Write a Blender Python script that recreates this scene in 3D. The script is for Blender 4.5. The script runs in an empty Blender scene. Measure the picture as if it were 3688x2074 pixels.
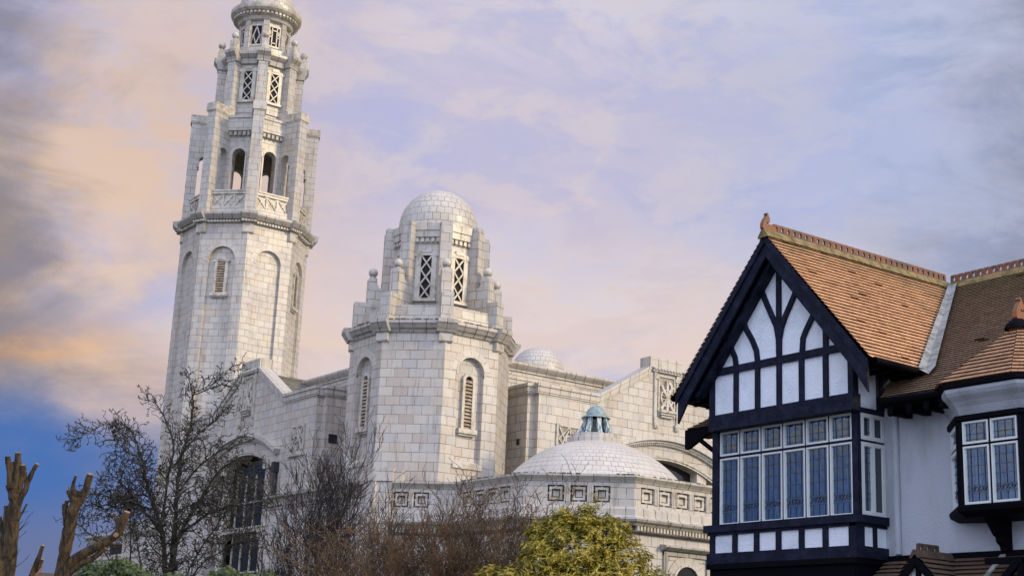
import bpy, math, random
from math import sin, cos, pi, radians, sqrt, atan2, tan
from mathutils import Vector, Matrix, noise

random.seed(7)
S = bpy.context.scene
COL = S.collection

# ------------------------------------------------------------------ camera
# world axes follow the street grid: church and house walls face -X and -Y
YAW = radians(35.0); PITCH = radians(15.08); ROLL = radians(2.57)
def _axes():
    M = Matrix(((cos(YAW), sin(YAW), 0), (-sin(YAW), cos(YAW), 0), (0, 0, 1)))
    fw = Vector((0, cos(PITCH), sin(PITCH))); up = Vector((0, -sin(PITCH), cos(PITCH))); rt = Vector((1, 0, 0))
    r = cos(ROLL) * rt + sin(ROLL) * up
    u = -sin(ROLL) * rt + cos(ROLL) * up
    return M @ r, M @ u, M @ fw
CR, CU, CF = _axes()
cam_d = bpy.data.cameras.new('camera')
cam_d.sensor_width = 36.0
cam_d.lens = 36.0 * 5188.0 / 3688.0
cam_d.clip_start = 0.1
cam_d.clip_end = 3000.0
cam = bpy.data.objects.new('camera', cam_d)
COL.objects.link(cam)
cam.matrix_world = Matrix(((CR.x, CU.x, -CF.x, 0), (CR.y, CU.y, -CF.y, 0), (CR.z, CU.z, -CF.z, 1.6), (0, 0, 0, 1)))
S.camera = cam

# ------------------------------------------------------------------ light
SUN_AZ = atan2(-0.84, 0.54)          # direction TO the sun: right of and behind the camera
SUN_EL = radians(24.0)
S.view_settings.view_transform = 'Standard'
S.view_settings.look = 'None'
S.view_settings.gamma = 1.0
S.view_settings.exposure = 0.0
S.view_settings.use_curve_mapping = False
sun_d = bpy.data.lights.new('sun', 'SUN')
sun_d.energy = 2.5
sun_d.angle = radians(7.0)
sun_d.color = (1.0, 0.76, 0.40)
sun = bpy.data.objects.new('sun', sun_d)
COL.objects.link(sun)
sdir = Vector((cos(SUN_AZ) * cos(SUN_EL), sin(SUN_AZ) * cos(SUN_EL), sin(SUN_EL)))
sun.rotation_euler = sdir.to_track_quat('Z', 'Y').to_euler()

class NT:
    """small helper to write node trees"""
    def __init__(s, tree):
        s.t = tree; s.n = tree.nodes; s.l = tree.links
    def add(s, kind, **kw):
        nd = s.n.new(kind)
        for k, v in kw.items():
            setattr(nd, k, v)
        return nd
    def link(s, a, b):
        s.l.new(a, b)
    def put(s, sock, v):
        if hasattr(v, 'is_output') or hasattr(v, 'links'):
            s.l.new(v, sock)
        else:
            if sock.type == 'RGBA' and len(v) == 3: v = (*v, 1)
            sock.default_value = v
    def math(s, op, a, b=0.0, c=None, clamp=False):
        nd = s.n.new('ShaderNodeMath'); nd.operation = op; nd.use_clamp = clamp
        s.put(nd.inputs[0], a); s.put(nd.inputs[1], b)
        if c is not None: s.put(nd.inputs[2], c)
        return nd.outputs[0]
    def mix(s, f, a, b, mode='MIX'):
        nd = s.n.new('ShaderNodeMix'); nd.data_type = 'RGBA'; nd.blend_type = mode
        s.put(nd.inputs[0], f); s.put(nd.inputs[6], a); s.put(nd.inputs[7], b)
        return nd.outputs[2]
    def step(s, x, lo, hi, a=0.0, b=1.0):
        nd = s.n.new('ShaderNodeMapRange'); nd.interpolation_type = 'SMOOTHSTEP'
        s.put(nd.inputs[0], x)
        nd.inputs[1].default_value = lo; nd.inputs[2].default_value = hi
        nd.inputs[3].default_value = a; nd.inputs[4].default_value = b
        return nd.outputs[0]
    def noise(s, vec, scale, detail=4.0, rough=0.55, dist=0.0):
        nd = s.n.new('ShaderNodeTexNoise')
        if vec is not None: s.l.new(vec, nd.inputs['Vector'])
        nd.inputs['Scale'].default_value = scale; nd.inputs['Detail'].default_value = detail
        nd.inputs['Roughness'].default_value = rough; nd.inputs['Distortion'].default_value = dist
        return nd.outputs['Fac']
    def ramp(s, f, stops):
        nd = s.n.new('ShaderNodeValToRGB')
        els = nd.color_ramp.elements
        while len(els) < len(stops): els.new(0.5)
        for e, (p, c) in zip(els, stops):
            e.position = p; e.color = (*c, 1)
        s.put(nd.inputs[0], f)
        return nd.outputs[0]
    def mapping(s, vec, scale=(1, 1, 1), loc=(0, 0, 0)):
        nd = s.n.new('ShaderNodeMapping')
        s.l.new(vec, nd.inputs[0]); nd.inputs['Scale'].default_value = scale; nd.inputs['Location'].default_value = loc
        return nd.outputs[0]

def make_world():
    w = bpy.data.worlds.new('World'); S.world = w; w.use_nodes = True
    t = NT(w.node_tree); t.n.clear()
    sky = t.add('ShaderNodeTexSky', sky_type='NISHITA')
    sky.sun_disc = False
    sky.sun_elevation = SUN_EL
    sky.sun_rotation = pi / 2 - SUN_AZ
    bg_sky = t.add('ShaderNodeBackground'); t.link(sky.outputs[0], bg_sky.inputs[0]); bg_sky.inputs[1].default_value = 0.07
    tc = t.add('ShaderNodeTexCoord'); d = tc.outputs['Generated']
    sx = t.add('ShaderNodeSeparateXYZ'); t.link(d, sx.inputs[0])
    el = sx.outputs[2]
    # bearing across the north-east sky (0 towards 55 degrees, + to the south-east)
    east = t.math('ADD', t.math('MULTIPLY', sx.outputs[0], 0.819), t.math('MULTIPLY', sx.outputs[1], -0.574))
    ahead = t.math('ADD', t.math('MULTIPLY', sx.outputs[0], 0.574), t.math('MULTIPLY', sx.outputs[1], 0.819))
    v = t.mapping(d, (1.0, 1.0, 2.1))
    n1 = t.noise(v, 3.2, 6.0, 0.55, 0.5)
    n2 = t.noise(t.mapping(d, (1.0, 1.0, 2.4), (3.1, 0.7, 1.9)), 7.5, 7.0, 0.62, 0.4)
    n3 = t.noise(t.mapping(d, (1.0, 1.0, 1.7), (7.3, 4.1, 0.2)), 2.1, 4.0, 0.5, 0.2)
    lav = (0.555, 0.545, 0.745); pale = (0.71, 0.685, 0.80); blue = (0.40, 0.50, 0.76); peach = (0.88, 0.68, 0.57); tan = (0.76, 0.54, 0.40)
    n4 = t.noise(t.mapping(d, (1.0, 1.0, 2.0), (5.5, 2.2, 8.1)), 15.0, 6.0, 0.6, 0.3)
    c = t.mix(t.step(n3, 0.40, 0.60), lav, pale)
    c = t.mix(t.math('MULTIPLY', t.step(n2, 0.45, 0.56), 0.7), c, (0.44, 0.48, 0.77))
    c = t.mix(t.math('MULTIPLY', t.step(n4, 0.50, 0.62), 0.5), c, (0.72, 0.65, 0.69))
    # clearer, bluer area high in the south-east
    m = t.math('MULTIPLY', t.math('MULTIPLY', t.step(east, 0.02, 0.30), t.step(el, 0.12, 0.32)), t.step(n1, 0.30, 0.60, 0.35, 0.95))
    c = t.mix(m, c, blue)
    # warm cloud in the north-west with lavender gaps
    m = t.math('MULTIPLY', t.step(east, -0.07, -0.22), t.step(n1, 0.34, 0.58, 0.15, 0.95))
    m = t.math('MULTIPLY', m, t.step(n4, 0.36, 0.52, 0.55, 1.0))
    c = t.mix(t.math('MULTIPLY', m, t.step(el, 0.50, 0.30, 0.25, 1.0)), c, tan)
    # peach patches, strongest low in the sky
    low = t.step(el, 0.36, 0.15, 0.20, 1.0)
    m = t.math('MULTIPLY', t.math('MULTIPLY', t.step(n1, 0.42, 0.58), low), t.step(n2, 0.36, 0.52, 0.45, 1.0))
    c = t.mix(m, c, peach)
    m = t.math('MULTIPLY', t.math('MULTIPLY', t.step(t.math('ABSOLUTE', t.math('SUBTRACT', el, 0.19)), 0.045, 0.0), t.step(n2, 0.40, 0.56, 0.25, 1.0)), t.step(east, -0.10, -0.24))
    c = t.mix(t.math('MULTIPLY', m, 0.85), c, (0.86, 0.50, 0.27))
    # lens falloff painted in: sky browned towards north-west, greyed towards south-east, broken by noise
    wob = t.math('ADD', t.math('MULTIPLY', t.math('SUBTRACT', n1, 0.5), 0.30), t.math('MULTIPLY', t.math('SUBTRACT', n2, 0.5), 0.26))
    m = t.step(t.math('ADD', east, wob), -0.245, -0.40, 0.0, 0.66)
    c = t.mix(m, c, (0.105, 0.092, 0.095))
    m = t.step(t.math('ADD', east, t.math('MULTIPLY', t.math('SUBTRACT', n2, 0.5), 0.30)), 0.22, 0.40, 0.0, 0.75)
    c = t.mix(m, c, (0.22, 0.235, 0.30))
    # deep blue break low in the north-west
    e2 = t.math('ADD', el, t.math('MULTIPLY', t.math('SUBTRACT', n2, 0.5), 0.06))
    m = t.math('MULTIPLY', t.step(e2, 0.182, 0.130), t.step(east, -0.15, -0.23))
    c = t.mix(m, c, t.mix(t.step(n1, 0.42, 0.62), (0.055, 0.155, 0.46), (0.15, 0.20, 0.40)))
    c = t.mix(t.math('MULTIPLY', m, t.step(el, 0.115, 0.055, 0.0, 0.75)), c, (0.135, 0.165, 0.33))
    bg_c = t.add('ShaderNodeBackground')
    # added fill light: unseen sky behind the viewer and overhead brightened and cooled
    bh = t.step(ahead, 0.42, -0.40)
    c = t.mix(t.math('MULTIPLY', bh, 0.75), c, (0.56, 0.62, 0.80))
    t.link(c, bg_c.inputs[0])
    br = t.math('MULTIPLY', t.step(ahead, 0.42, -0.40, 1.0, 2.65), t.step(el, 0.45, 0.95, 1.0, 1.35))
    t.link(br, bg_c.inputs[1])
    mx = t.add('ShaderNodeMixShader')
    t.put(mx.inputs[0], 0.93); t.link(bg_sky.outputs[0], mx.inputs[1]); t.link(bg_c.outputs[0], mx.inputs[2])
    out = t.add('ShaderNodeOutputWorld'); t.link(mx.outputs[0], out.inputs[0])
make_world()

# ------------------------------------------------------------------ materials
def new_mat(name):
    m = bpy.data.materials.new(name); m.use_nodes = True
    t = NT(m.node_tree); t.n.clear()
    b = t.add('ShaderNodeBsdfPrincipled'); o = t.add('ShaderNodeOutputMaterial')
    t.link(b.outputs[0], o.inputs[0])
    return m, t, b

def bump(t, b, h, strength=0.3, dist=0.02):
    nd = t.add('ShaderNodeBump'); nd.inputs['Strength'].default_value = strength; nd.inputs['Distance'].default_value = dist
    t.put(nd.inputs['Height'], h); t.link(nd.outputs[0], b.inputs['Normal'])

def faience(name, bw=0.46, rh=0.282, mortar=0.0095, off=0.5, tint=1.0, grime=0.5, joint=(0.125, 0.098, 0.068), var=0.6):
    m, t, b = new_mat(name)
    uv = t.add('ShaderNodeTexCoord'); obj = uv.outputs['Object']
    br = t.add('ShaderNodeTexBrick'); br.offset = off; br.squash = 1.0
    t.link(uv.outputs['UV'], br.inputs['Vector'])
    br.inputs['Color1'].default_value = (0, 0, 0, 1); br.inputs['Color2'].default_value = (1, 1, 1, 1)
    br.inputs['Mortar'].default_value = (0.5, 0.5, 0.5, 1)
    br.inputs['Scale'].default_value = 1.0; br.inputs['Mortar Size'].default_value = mortar
    br.inputs['Mortar Smooth'].default_value = 0.25
    br.inputs['Brick Width'].default_value = bw; br.inputs['Row Height'].default_value = rh
    k = tint
    tile = t.ramp(br.outputs['Color'], [(0.0, (0.42*k, 0.405*k, 0.395*k)), (0.3, (0.49*k, 0.465*k, 0.425*k)), (0.60, (0.535*k, 0.50*k, 0.44*k)),
                                        (0.84, (0.49*k, 0.435*k, 0.37*k)), (0.95, (0.41*k, 0.35*k, 0.295*k)), (1.0, (0.53*k, 0.525*k, 0.505*k))])
    tile = t.mix(1.0 - var, tile, (0.51*k, 0.48*k, 0.43*k))
    n = t.noise(obj, 1.3, 5.0, 0.6)
    tile = t.mix(t.step(n, 0.45, 0.72, 0.0, 0.35), tile, (0.37, 0.33, 0.27))
    # rain streaks: tall thin noise
    st = t.noise(t.mapping(obj, (3.0, 3.0, 0.35)), 2.2, 6.0, 0.65)
    tile = t.mix(t.step(st, 0.50, 0.74, 0.0, grime), tile, (0.20, 0.17, 0.13))
    sp = t.noise(obj, 16.0, 3.0, 0.6)
    tile = t.mix(t.step(sp, 0.66, 0.74, 0.0, 0.45), tile, (0.16, 0.135, 0.10))
    jf = t.math('MULTIPLY', br.outputs['Fac'], t.step(t.noise(obj, 1.9, 4.0, 0.6), 0.32, 0.62, 0.38, 1.0))
    c = t.mix(jf, tile, joint)
    t.link(c, b.inputs['Base Color'])
    t.link(t.step(n, 0.3, 0.7, 0.26, 0.5), b.inputs['Roughness'])
    h = t.math('ADD', t.math('SUBTRACT', 1.0, br.outputs['Fac']), t.math('MULTIPLY', t.noise(obj, 5.0, 3.0), 0.25))
    bump(t, b, h, 0.5, 0.012)
    return m

def simple(name, col, rough=0.6, col2=None, scale=6.0, bstr=0.0, bscale=40.0, metal=0.0, lo=0.42, hi=0.62, stretch=(1, 1, 1), spec=0.5):
    m, t, b = new_mat(name)
    tc = t.add('ShaderNodeTexCoord'); obj = t.mapping(tc.outputs['Object'], stretch)
    if col2 is not None:
        n = t.noise(obj, scale, 6.0, 0.62)
        t.link(t.mix(t.step(n, lo, hi), col, col2), b.inputs['Base Color'])
    else:
        n = t.noise(obj, scale, 4.0)
        t.link(t.mix(n, col, tuple(x * 0.8 for x in col)), b.inputs['Base Color'])
    b.inputs['Roughness'].default_value = rough; b.inputs['Metallic'].default_value = metal
    b.inputs['Specular IOR Level'].default_value = spec
    if bstr > 0:
        bump(t, b, t.noise(obj, bscale, 5.0, 0.6), bstr, 0.03)
    return m

def roof_tile(name, cols, bw=0.165, rh=0.1, moss=0.3, mz=None):
    m, t, b = new_mat(name)
    tc = t.add('ShaderNodeTexCoord'); obj = tc.outputs['Object']
    br = t.add('ShaderNodeTexBrick'); br.offset = 0.5
    t.link(tc.outputs['UV'], br.inputs['Vector'])
    br.inputs['Color1'].default_value = (0, 0, 0, 1); br.inputs['Color2'].default_value = (1, 1, 1, 1)
    br.inputs['Mortar'].default_value = (0.5, 0.5, 0.5, 1)
    br.inputs['Scale'].default_value = 1.0; br.inputs['Mortar Size'].default_value = 0.004
    br.inputs['Mortar Smooth'].default_value = 0.1
    br.inputs['Brick Width'].default_value = bw; br.inputs['Row Height'].default_value = rh
    c = t.ramp(br.outputs['Color'], [(0.0, cols[0]), (0.45, cols[1]), (0.8, cols[2]), (1.0, cols[3])])
    n = t.noise(obj, 1.1, 5.0, 0.6)
    c = t.mix(t.step(n, 0.5, 0.7, 0.0, 0.55), c, tuple(x * 0.55 for x in cols[1]))
    mo = t.noise(t.mapping(obj, (1, 1, 1), (4, 2, 7)), 2.6, 7.0, 0.7)
    c = t.mix(t.step(mo, 0.66 - 0.2 * moss, 0.80 - 0.2 * moss, 0.0, 0.85), c, (0.20, 0.19, 0.06))
    if mz:
        so = t.add('ShaderNodeSeparateXYZ'); t.link(obj, so.inputs[0])
        hz = t.math('ADD', so.outputs[2], t.math('MULTIPLY', t.math('SUBTRACT', mo, 0.5), mz[2]))
        c = t.mix(t.step(hz, mz[0], mz[1], 0.0, 0.75), c, (0.16, 0.135, 0.05))
    sp = t.noise(t.mapping(obj, (1, 1, 1), (1, 9, 3)), 9.0, 4.0, 0.65)
    c = t.mix(t.step(sp, 0.66, 0.72, 0.0, 0.8), c, (0.05, 0.04, 0.03))
    c = t.mix(t.math('MULTIPLY', br.outputs['Fac'], 0.8), c, (0.04, 0.025, 0.018))
    t.link(c, b.inputs['Base Color'])
    b.inputs['Roughness'].default_value = 0.8
    bump(t, b, t.math('SUBTRACT', t.math('ADD', br.outputs['Color'], t.noise(obj, 30.0)), br.outputs['Fac']), 0.4, 0.01)
    return m

def glass(name, tint=(0.30, 0.42, 0.62), refl=1.0, gcol=(0.70, 0.82, 1.0)):
    m = bpy.data.materials.new(name); m.use_nodes = True
    t = NT(m.node_tree); t.n.clear()
    tr = t.add('ShaderNodeBsdfTransparent'); tr.inputs[0].default_value = (*tint, 1)
    gl = t.add('ShaderNodeBsdfGlossy'); gl.inputs['Roughness'].default_value = 0.06; gl.inputs[0].default_value = (*gcol, 1)
    tc = t.add('ShaderNodeTexCoord')
    bp = t.add('ShaderNodeBump'); bp.inputs['Strength'].default_value = 0.25; bp.inputs['Distance'].default_value = 0.02
    t.link(t.noise(tc.outputs['Object'], 7.0, 2.0), bp.inputs['Height']); t.link(bp.outputs[0], gl.inputs['Normal'])
    fr = t.add('ShaderNodeFresnel'); fr.inputs[0].default_value = 1.6
    f = t.math('MULTIPLY', fr.outputs[0], refl, clamp=True)
    mx = t.add('ShaderNodeMixShader'); t.link(f, mx.inputs[0]); t.link(tr.outputs[0], mx.inputs[1]); t.link(gl.outputs[0], mx.inputs[2])
    o = t.add('ShaderNodeOutputMaterial'); t.link(mx.outputs[0], o.inputs[0])
    return m

def leaf_mat(name, c1, c2, c3, scale=3.0, trans=0.25):
    m = bpy.data.materials.new(name); m.use_nodes = True
    t = NT(m.node_tree); t.n.clear()
    b = t.add('ShaderNodeBsdfPrincipled'); o = t.add('ShaderNodeOutputMaterial')
    tc = t.add('ShaderNodeTexCoord'); obj = tc.outputs['Object']
    gi = t.add('ShaderNodeNewGeometry')
    r = gi.outputs['Random Per Island']
    c = t.ramp(r, [(0.0, c1), (0.5, c2), (1.0, c3)])
    n = t.noise(obj, scale, 3.0)
    c = t.mix(t.step(n, 0.4, 0.65, 0.0, 0.5), c, c3)
    t.link(c, b.inputs['Base Color']); b.inputs['Roughness'].default_value = 0.42
    tl = t.add('ShaderNodeBsdfTranslucent'); t.link(c, tl.inputs[0])
    mx = t.add('ShaderNodeMixShader'); mx.inputs[0].default_value = trans
    t.link(b.outputs[0], mx.inputs[1]); t.link(tl.outputs[0], mx.inputs[2]); t.link(mx.outputs[0], o.inputs[0])
    return m

M = {}
M['tile'] = faience('white_faience', 0.46, 0.282, tint=0.97, grime=0.65, var=0.85)
M['tile_trim'] = faience('white_faience_trim', 0.42, 60.0, 0.014, 0.0, 0.93, 0.85, (0.05, 0.042, 0.032))
M['tile_low'] = faience('white_faience_low', 0.42, 0.30, 0.010, 0.5, 0.98, 0.7, (0.085, 0.068, 0.05))
M['tile_dome'] = faience('white_faience_dome', 0.26, 0.24, 0.009, 0.5, 0.98, 0.30, (0.10, 0.085, 0.065), 0.35)
M['tile_wide_dome'] = faience('white_faience_wide_dome', 0.27, 0.21, 0.0085, 0.5, 1.06, 0.22, (0.13, 0.105, 0.075), 0.35)
M['ring'] = faience('white_faience_voussoirs', 0.30, 60.0, 0.008, 0.0, 1.0, 0.3)
M['stone'] = simple('glazed_block', (0.52, 0.49, 0.43), 0.35, (0.35, 0.30, 0.23), 3.0, 0.15, 12.0)
M['dirtytile'] = faience('weathered_faience', 0.42, 60.0, 0.016, 0.0, 0.72, 1.0, (0.035, 0.03, 0.024))
M['mossledge'] = faience('mossy_faience_ledge', 0.42, 60.0, 0.018, 0.0, 0.80, 0.95, (0.04, 0.033, 0.022))
M['moss'] = simple('dry_moss', (0.085, 0.075, 0.028), 0.95, (0.05, 0.045, 0.02), 8.0, 0.8, 40.0)
M['relief'] = simple('weathered_relief', (0.47, 0.445, 0.39), 0.45, (0.22, 0.19, 0.14), 6.0, 0.3, 20.0, lo=0.45, hi=0.72)
M['louvre'] = simple('weathered_louvre', (0.42, 0.34, 0.24), 0.7, (0.24, 0.18, 0.12), 6.0, 0.2)
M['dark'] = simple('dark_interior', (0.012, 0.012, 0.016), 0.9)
M['slate'] = roof_tile('slate_roof', [(0.10, 0.10, 0.09), (0.15, 0.14, 0.12), (0.12, 0.12, 0.08), (0.18, 0.17, 0.14)], 0.3, 0.2, 0.5)
M['copper'] = simple('verdigris_copper', (0.13, 0.24, 0.31), 0.55, (0.30, 0.35, 0.31), 9.0, 0.3, 20.0, lo=0.40, hi=0.60)
M['paleverdi'] = simple('streaked_copper_posts', (0.50, 0.55, 0.52), 0.6, (0.10, 0.17, 0.22), 9.0, 0.3, 20.0, lo=0.44, hi=0.56, stretch=(2, 2, 0.5))
M['iron'] = simple('black_iron', (0.015, 0.015, 0.022), 0.45)
M['leadlight'] = glass('church_glass', (0.30, 0.30, 0.31), 0.8, (0.80, 0.80, 0.78))
M['render'] = simple('blue_white_render', (0.76, 0.83, 0.93), 0.75, (0.58, 0.65, 0.75), 1.7, 0.7, 38.0, lo=0.44, hi=0.74)
M['pebble'] = simple('grey_roughcast', (0.40, 0.44, 0.51), 0.85, (0.29, 0.325, 0.36), 1.8, 0.6, 62.0, lo=0.42, hi=0.72, stretch=(1, 1, 0.4))
M['timber'] = simple('black_painted_timber', (0.0045, 0.0065, 0.019), 0.55, (0.015, 0.019, 0.042), 5.0, 0.5, 34.0, spec=0.16, lo=0.40, hi=0.70)
M['blackwood'] = simple('black_tarred_timber', (0.003, 0.003, 0.006), 0.7, spec=0.06)  # black finish of the oriel, eaves, soffit and lower timbers
M['upvc'] = simple('white_window_frame', (0.66, 0.71, 0.73), 0.35)
M['lead'] = simple('grey_lead', (0.30, 0.31, 0.31), 0.5, (0.16, 0.17, 0.15), 5.0, 0.4, 18.0)
M['came'] = simple('window_lead_came', (0.045, 0.05, 0.065), 0.5)
M['darkfaience'] = simple('dark_faience', (0.13, 0.115, 0.095), 0.7, (0.055, 0.048, 0.04), 7.0, 0.3, 20.0)  # dark finish behind the dentils, on the architrave and ledge crumbs
M['ground'] = simple('shaded_panel_ground', (0.36, 0.325, 0.265), 0.6, (0.25, 0.215, 0.165), 6.0, 0.2, 20.0)  # panel backing darkened: shading behind the reliefs put into the colour
M['glass'] = glass('blue_window_glass', (0.62, 0.69, 0.80), 3.5, (0.62, 0.80, 1.0))
M['amber'] = simple('amber_stained_glass', (0.30, 0.24, 0.10), 0.25, (0.40, 0.33, 0.08), 8.0)
M['petal'] = simple('milky_stained_glass', (0.42, 0.50, 0.60), 0.3)
M['darkpetal'] = simple('dark_green_stained_glass', (0.012, 0.03, 0.035), 0.3)
M['curtain'] = simple('pale_net_curtain', (0.45, 0.48, 0.52), 0.9)
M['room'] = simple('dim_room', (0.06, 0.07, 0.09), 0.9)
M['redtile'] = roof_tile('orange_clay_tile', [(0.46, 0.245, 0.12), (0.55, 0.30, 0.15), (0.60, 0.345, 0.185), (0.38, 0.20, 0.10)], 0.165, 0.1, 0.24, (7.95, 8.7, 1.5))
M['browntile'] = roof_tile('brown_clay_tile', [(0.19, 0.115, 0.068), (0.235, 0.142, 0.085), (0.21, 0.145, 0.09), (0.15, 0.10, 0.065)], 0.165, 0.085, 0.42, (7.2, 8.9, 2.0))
M['orieltile'] = roof_tile('darkened_orange_tile', [(0.30, 0.165, 0.085), (0.37, 0.205, 0.105), (0.40, 0.235, 0.13), (0.24, 0.135, 0.075)], 0.165, 0.1, 0.30)  # orange tile darkened for the oriel: lens falloff put into the colour
M['oldtile'] = roof_tile('old_brown_tile', [(0.055, 0.036, 0.024), (0.08, 0.052, 0.034), (0.07, 0.05, 0.03), (0.11, 0.05, 0.03)], 0.165, 0.1, 0.4)
M['ridge'] = simple('terracotta_ridge', (0.19, 0.075, 0.042), 0.7, (0.10, 0.065, 0.042), 5.0, 0.2)
M['ridgebase'] = simple('mossy_ridge_base', (0.25, 0.175, 0.08), 0.85, (0.115, 0.10, 0.035), 7.0, 0.5, 24.0, lo=0.40, hi=0.62)
M['finial'] = simple('terracotta_finial', (0.26, 0.085, 0.042), 0.65, (0.16, 0.09, 0.042), 7.0, 0.2)
M['brick'] = faience('red_brick_wall', 0.225, 0.075, 0.006, 0.5, 0.3, 0.5, var=1.0)
M['bark'] = simple('grey_brown_bark', (0.082, 0.052, 0.022), 0.9, (0.014, 0.011, 0.008), 20.0, 1.0, 34.0, stretch=(1, 1, 0.22))
M['cutwood'] = simple('cut_wood', (0.30, 0.20, 0.11), 0.9, (0.16, 0.10, 0.055), 30.0)
M['darkbark'] = simple('dark_bark', (0.028, 0.026, 0.022), 0.9, (0.060, 0.056, 0.038), 11.0, 0.6, 30.0)
M['blackbark'] = simple('black_twigs', (0.018, 0.015, 0.015), 0.9, (0.034, 0.026, 0.024), 8.0)
M['browntwig'] = simple('red_brown_twigs', (0.185, 0.105, 0.042), 0.9, (0.06, 0.034, 0.018), 3.0)
M['leaf'] = leaf_mat('yellow_green_leaf', (0.07, 0.085, 0.010), (0.27, 0.235, 0.026), (0.52, 0.41, 0.06), 3.0, 0.25)
M['ivy'] = leaf_mat('ivy_leaf', (0.012, 0.030, 0.010), (0.035, 0.070, 0.018), (0.10, 0.13, 0.035), 2.0)
M['grass'] = simple('grass', (0.04, 0.07, 0.02), 0.9, (0.07, 0.08, 0.03), 1.0, 0.6, 60.0)
M['asphalt'] = simple('asphalt', (0.05, 0.05, 0.052), 0.9, (0.065, 0.064, 0.062), 2.0, 0.5, 90.0)
M['paving'] = faience('concrete_paving', 0.6, 0.6, 0.004, 0.0, 0.45, 0.4)
M['soil'] = simple('soil', (0.05, 0.038, 0.026), 0.95, (0.08, 0.06, 0.04), 3.0, 0.6, 40.0)
def brick_colours():
    for nd in M['brick'].node_tree.nodes:
        if nd.bl_idname == 'ShaderNodeValToRGB':
            for e, c in zip(nd.color_ramp.elements, [(0.16, 0.05, 0.03), (0.22, 0.07, 0.035), (0.26, 0.085, 0.04), (0.2, 0.06, 0.04), (0.14, 0.05, 0.035), (0.28, 0.1, 0.05)]):
                e.color = (*c, 1)
brick_colours()

# ------------------------------------------------------------------ mesh helpers
ORG = {}
def empty(name, loc, label, cat, group=None):
    o = bpy.data.objects.new(name, None); COL.objects.link(o); o.location = loc
    o['label'] = label; o['category'] = cat
    if group: o['group'] = group
    ORG[o.name] = Vector(loc)
    return o

class Fr:
    """local frame of a wall: t to the viewer's right along it, d outwards, z up"""
    def __init__(s, o, deg):
        a = radians(deg); s.o = Vector((o[0], o[1], 0)); s.n = Vector((cos(a), sin(a), 0)); s.t = Vector((-sin(a), cos(a), 0)); s.a = deg
    def p(s, t, d, z):
        return s.o + s.t * t + s.n * d + Vector((0, 0, z))

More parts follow.
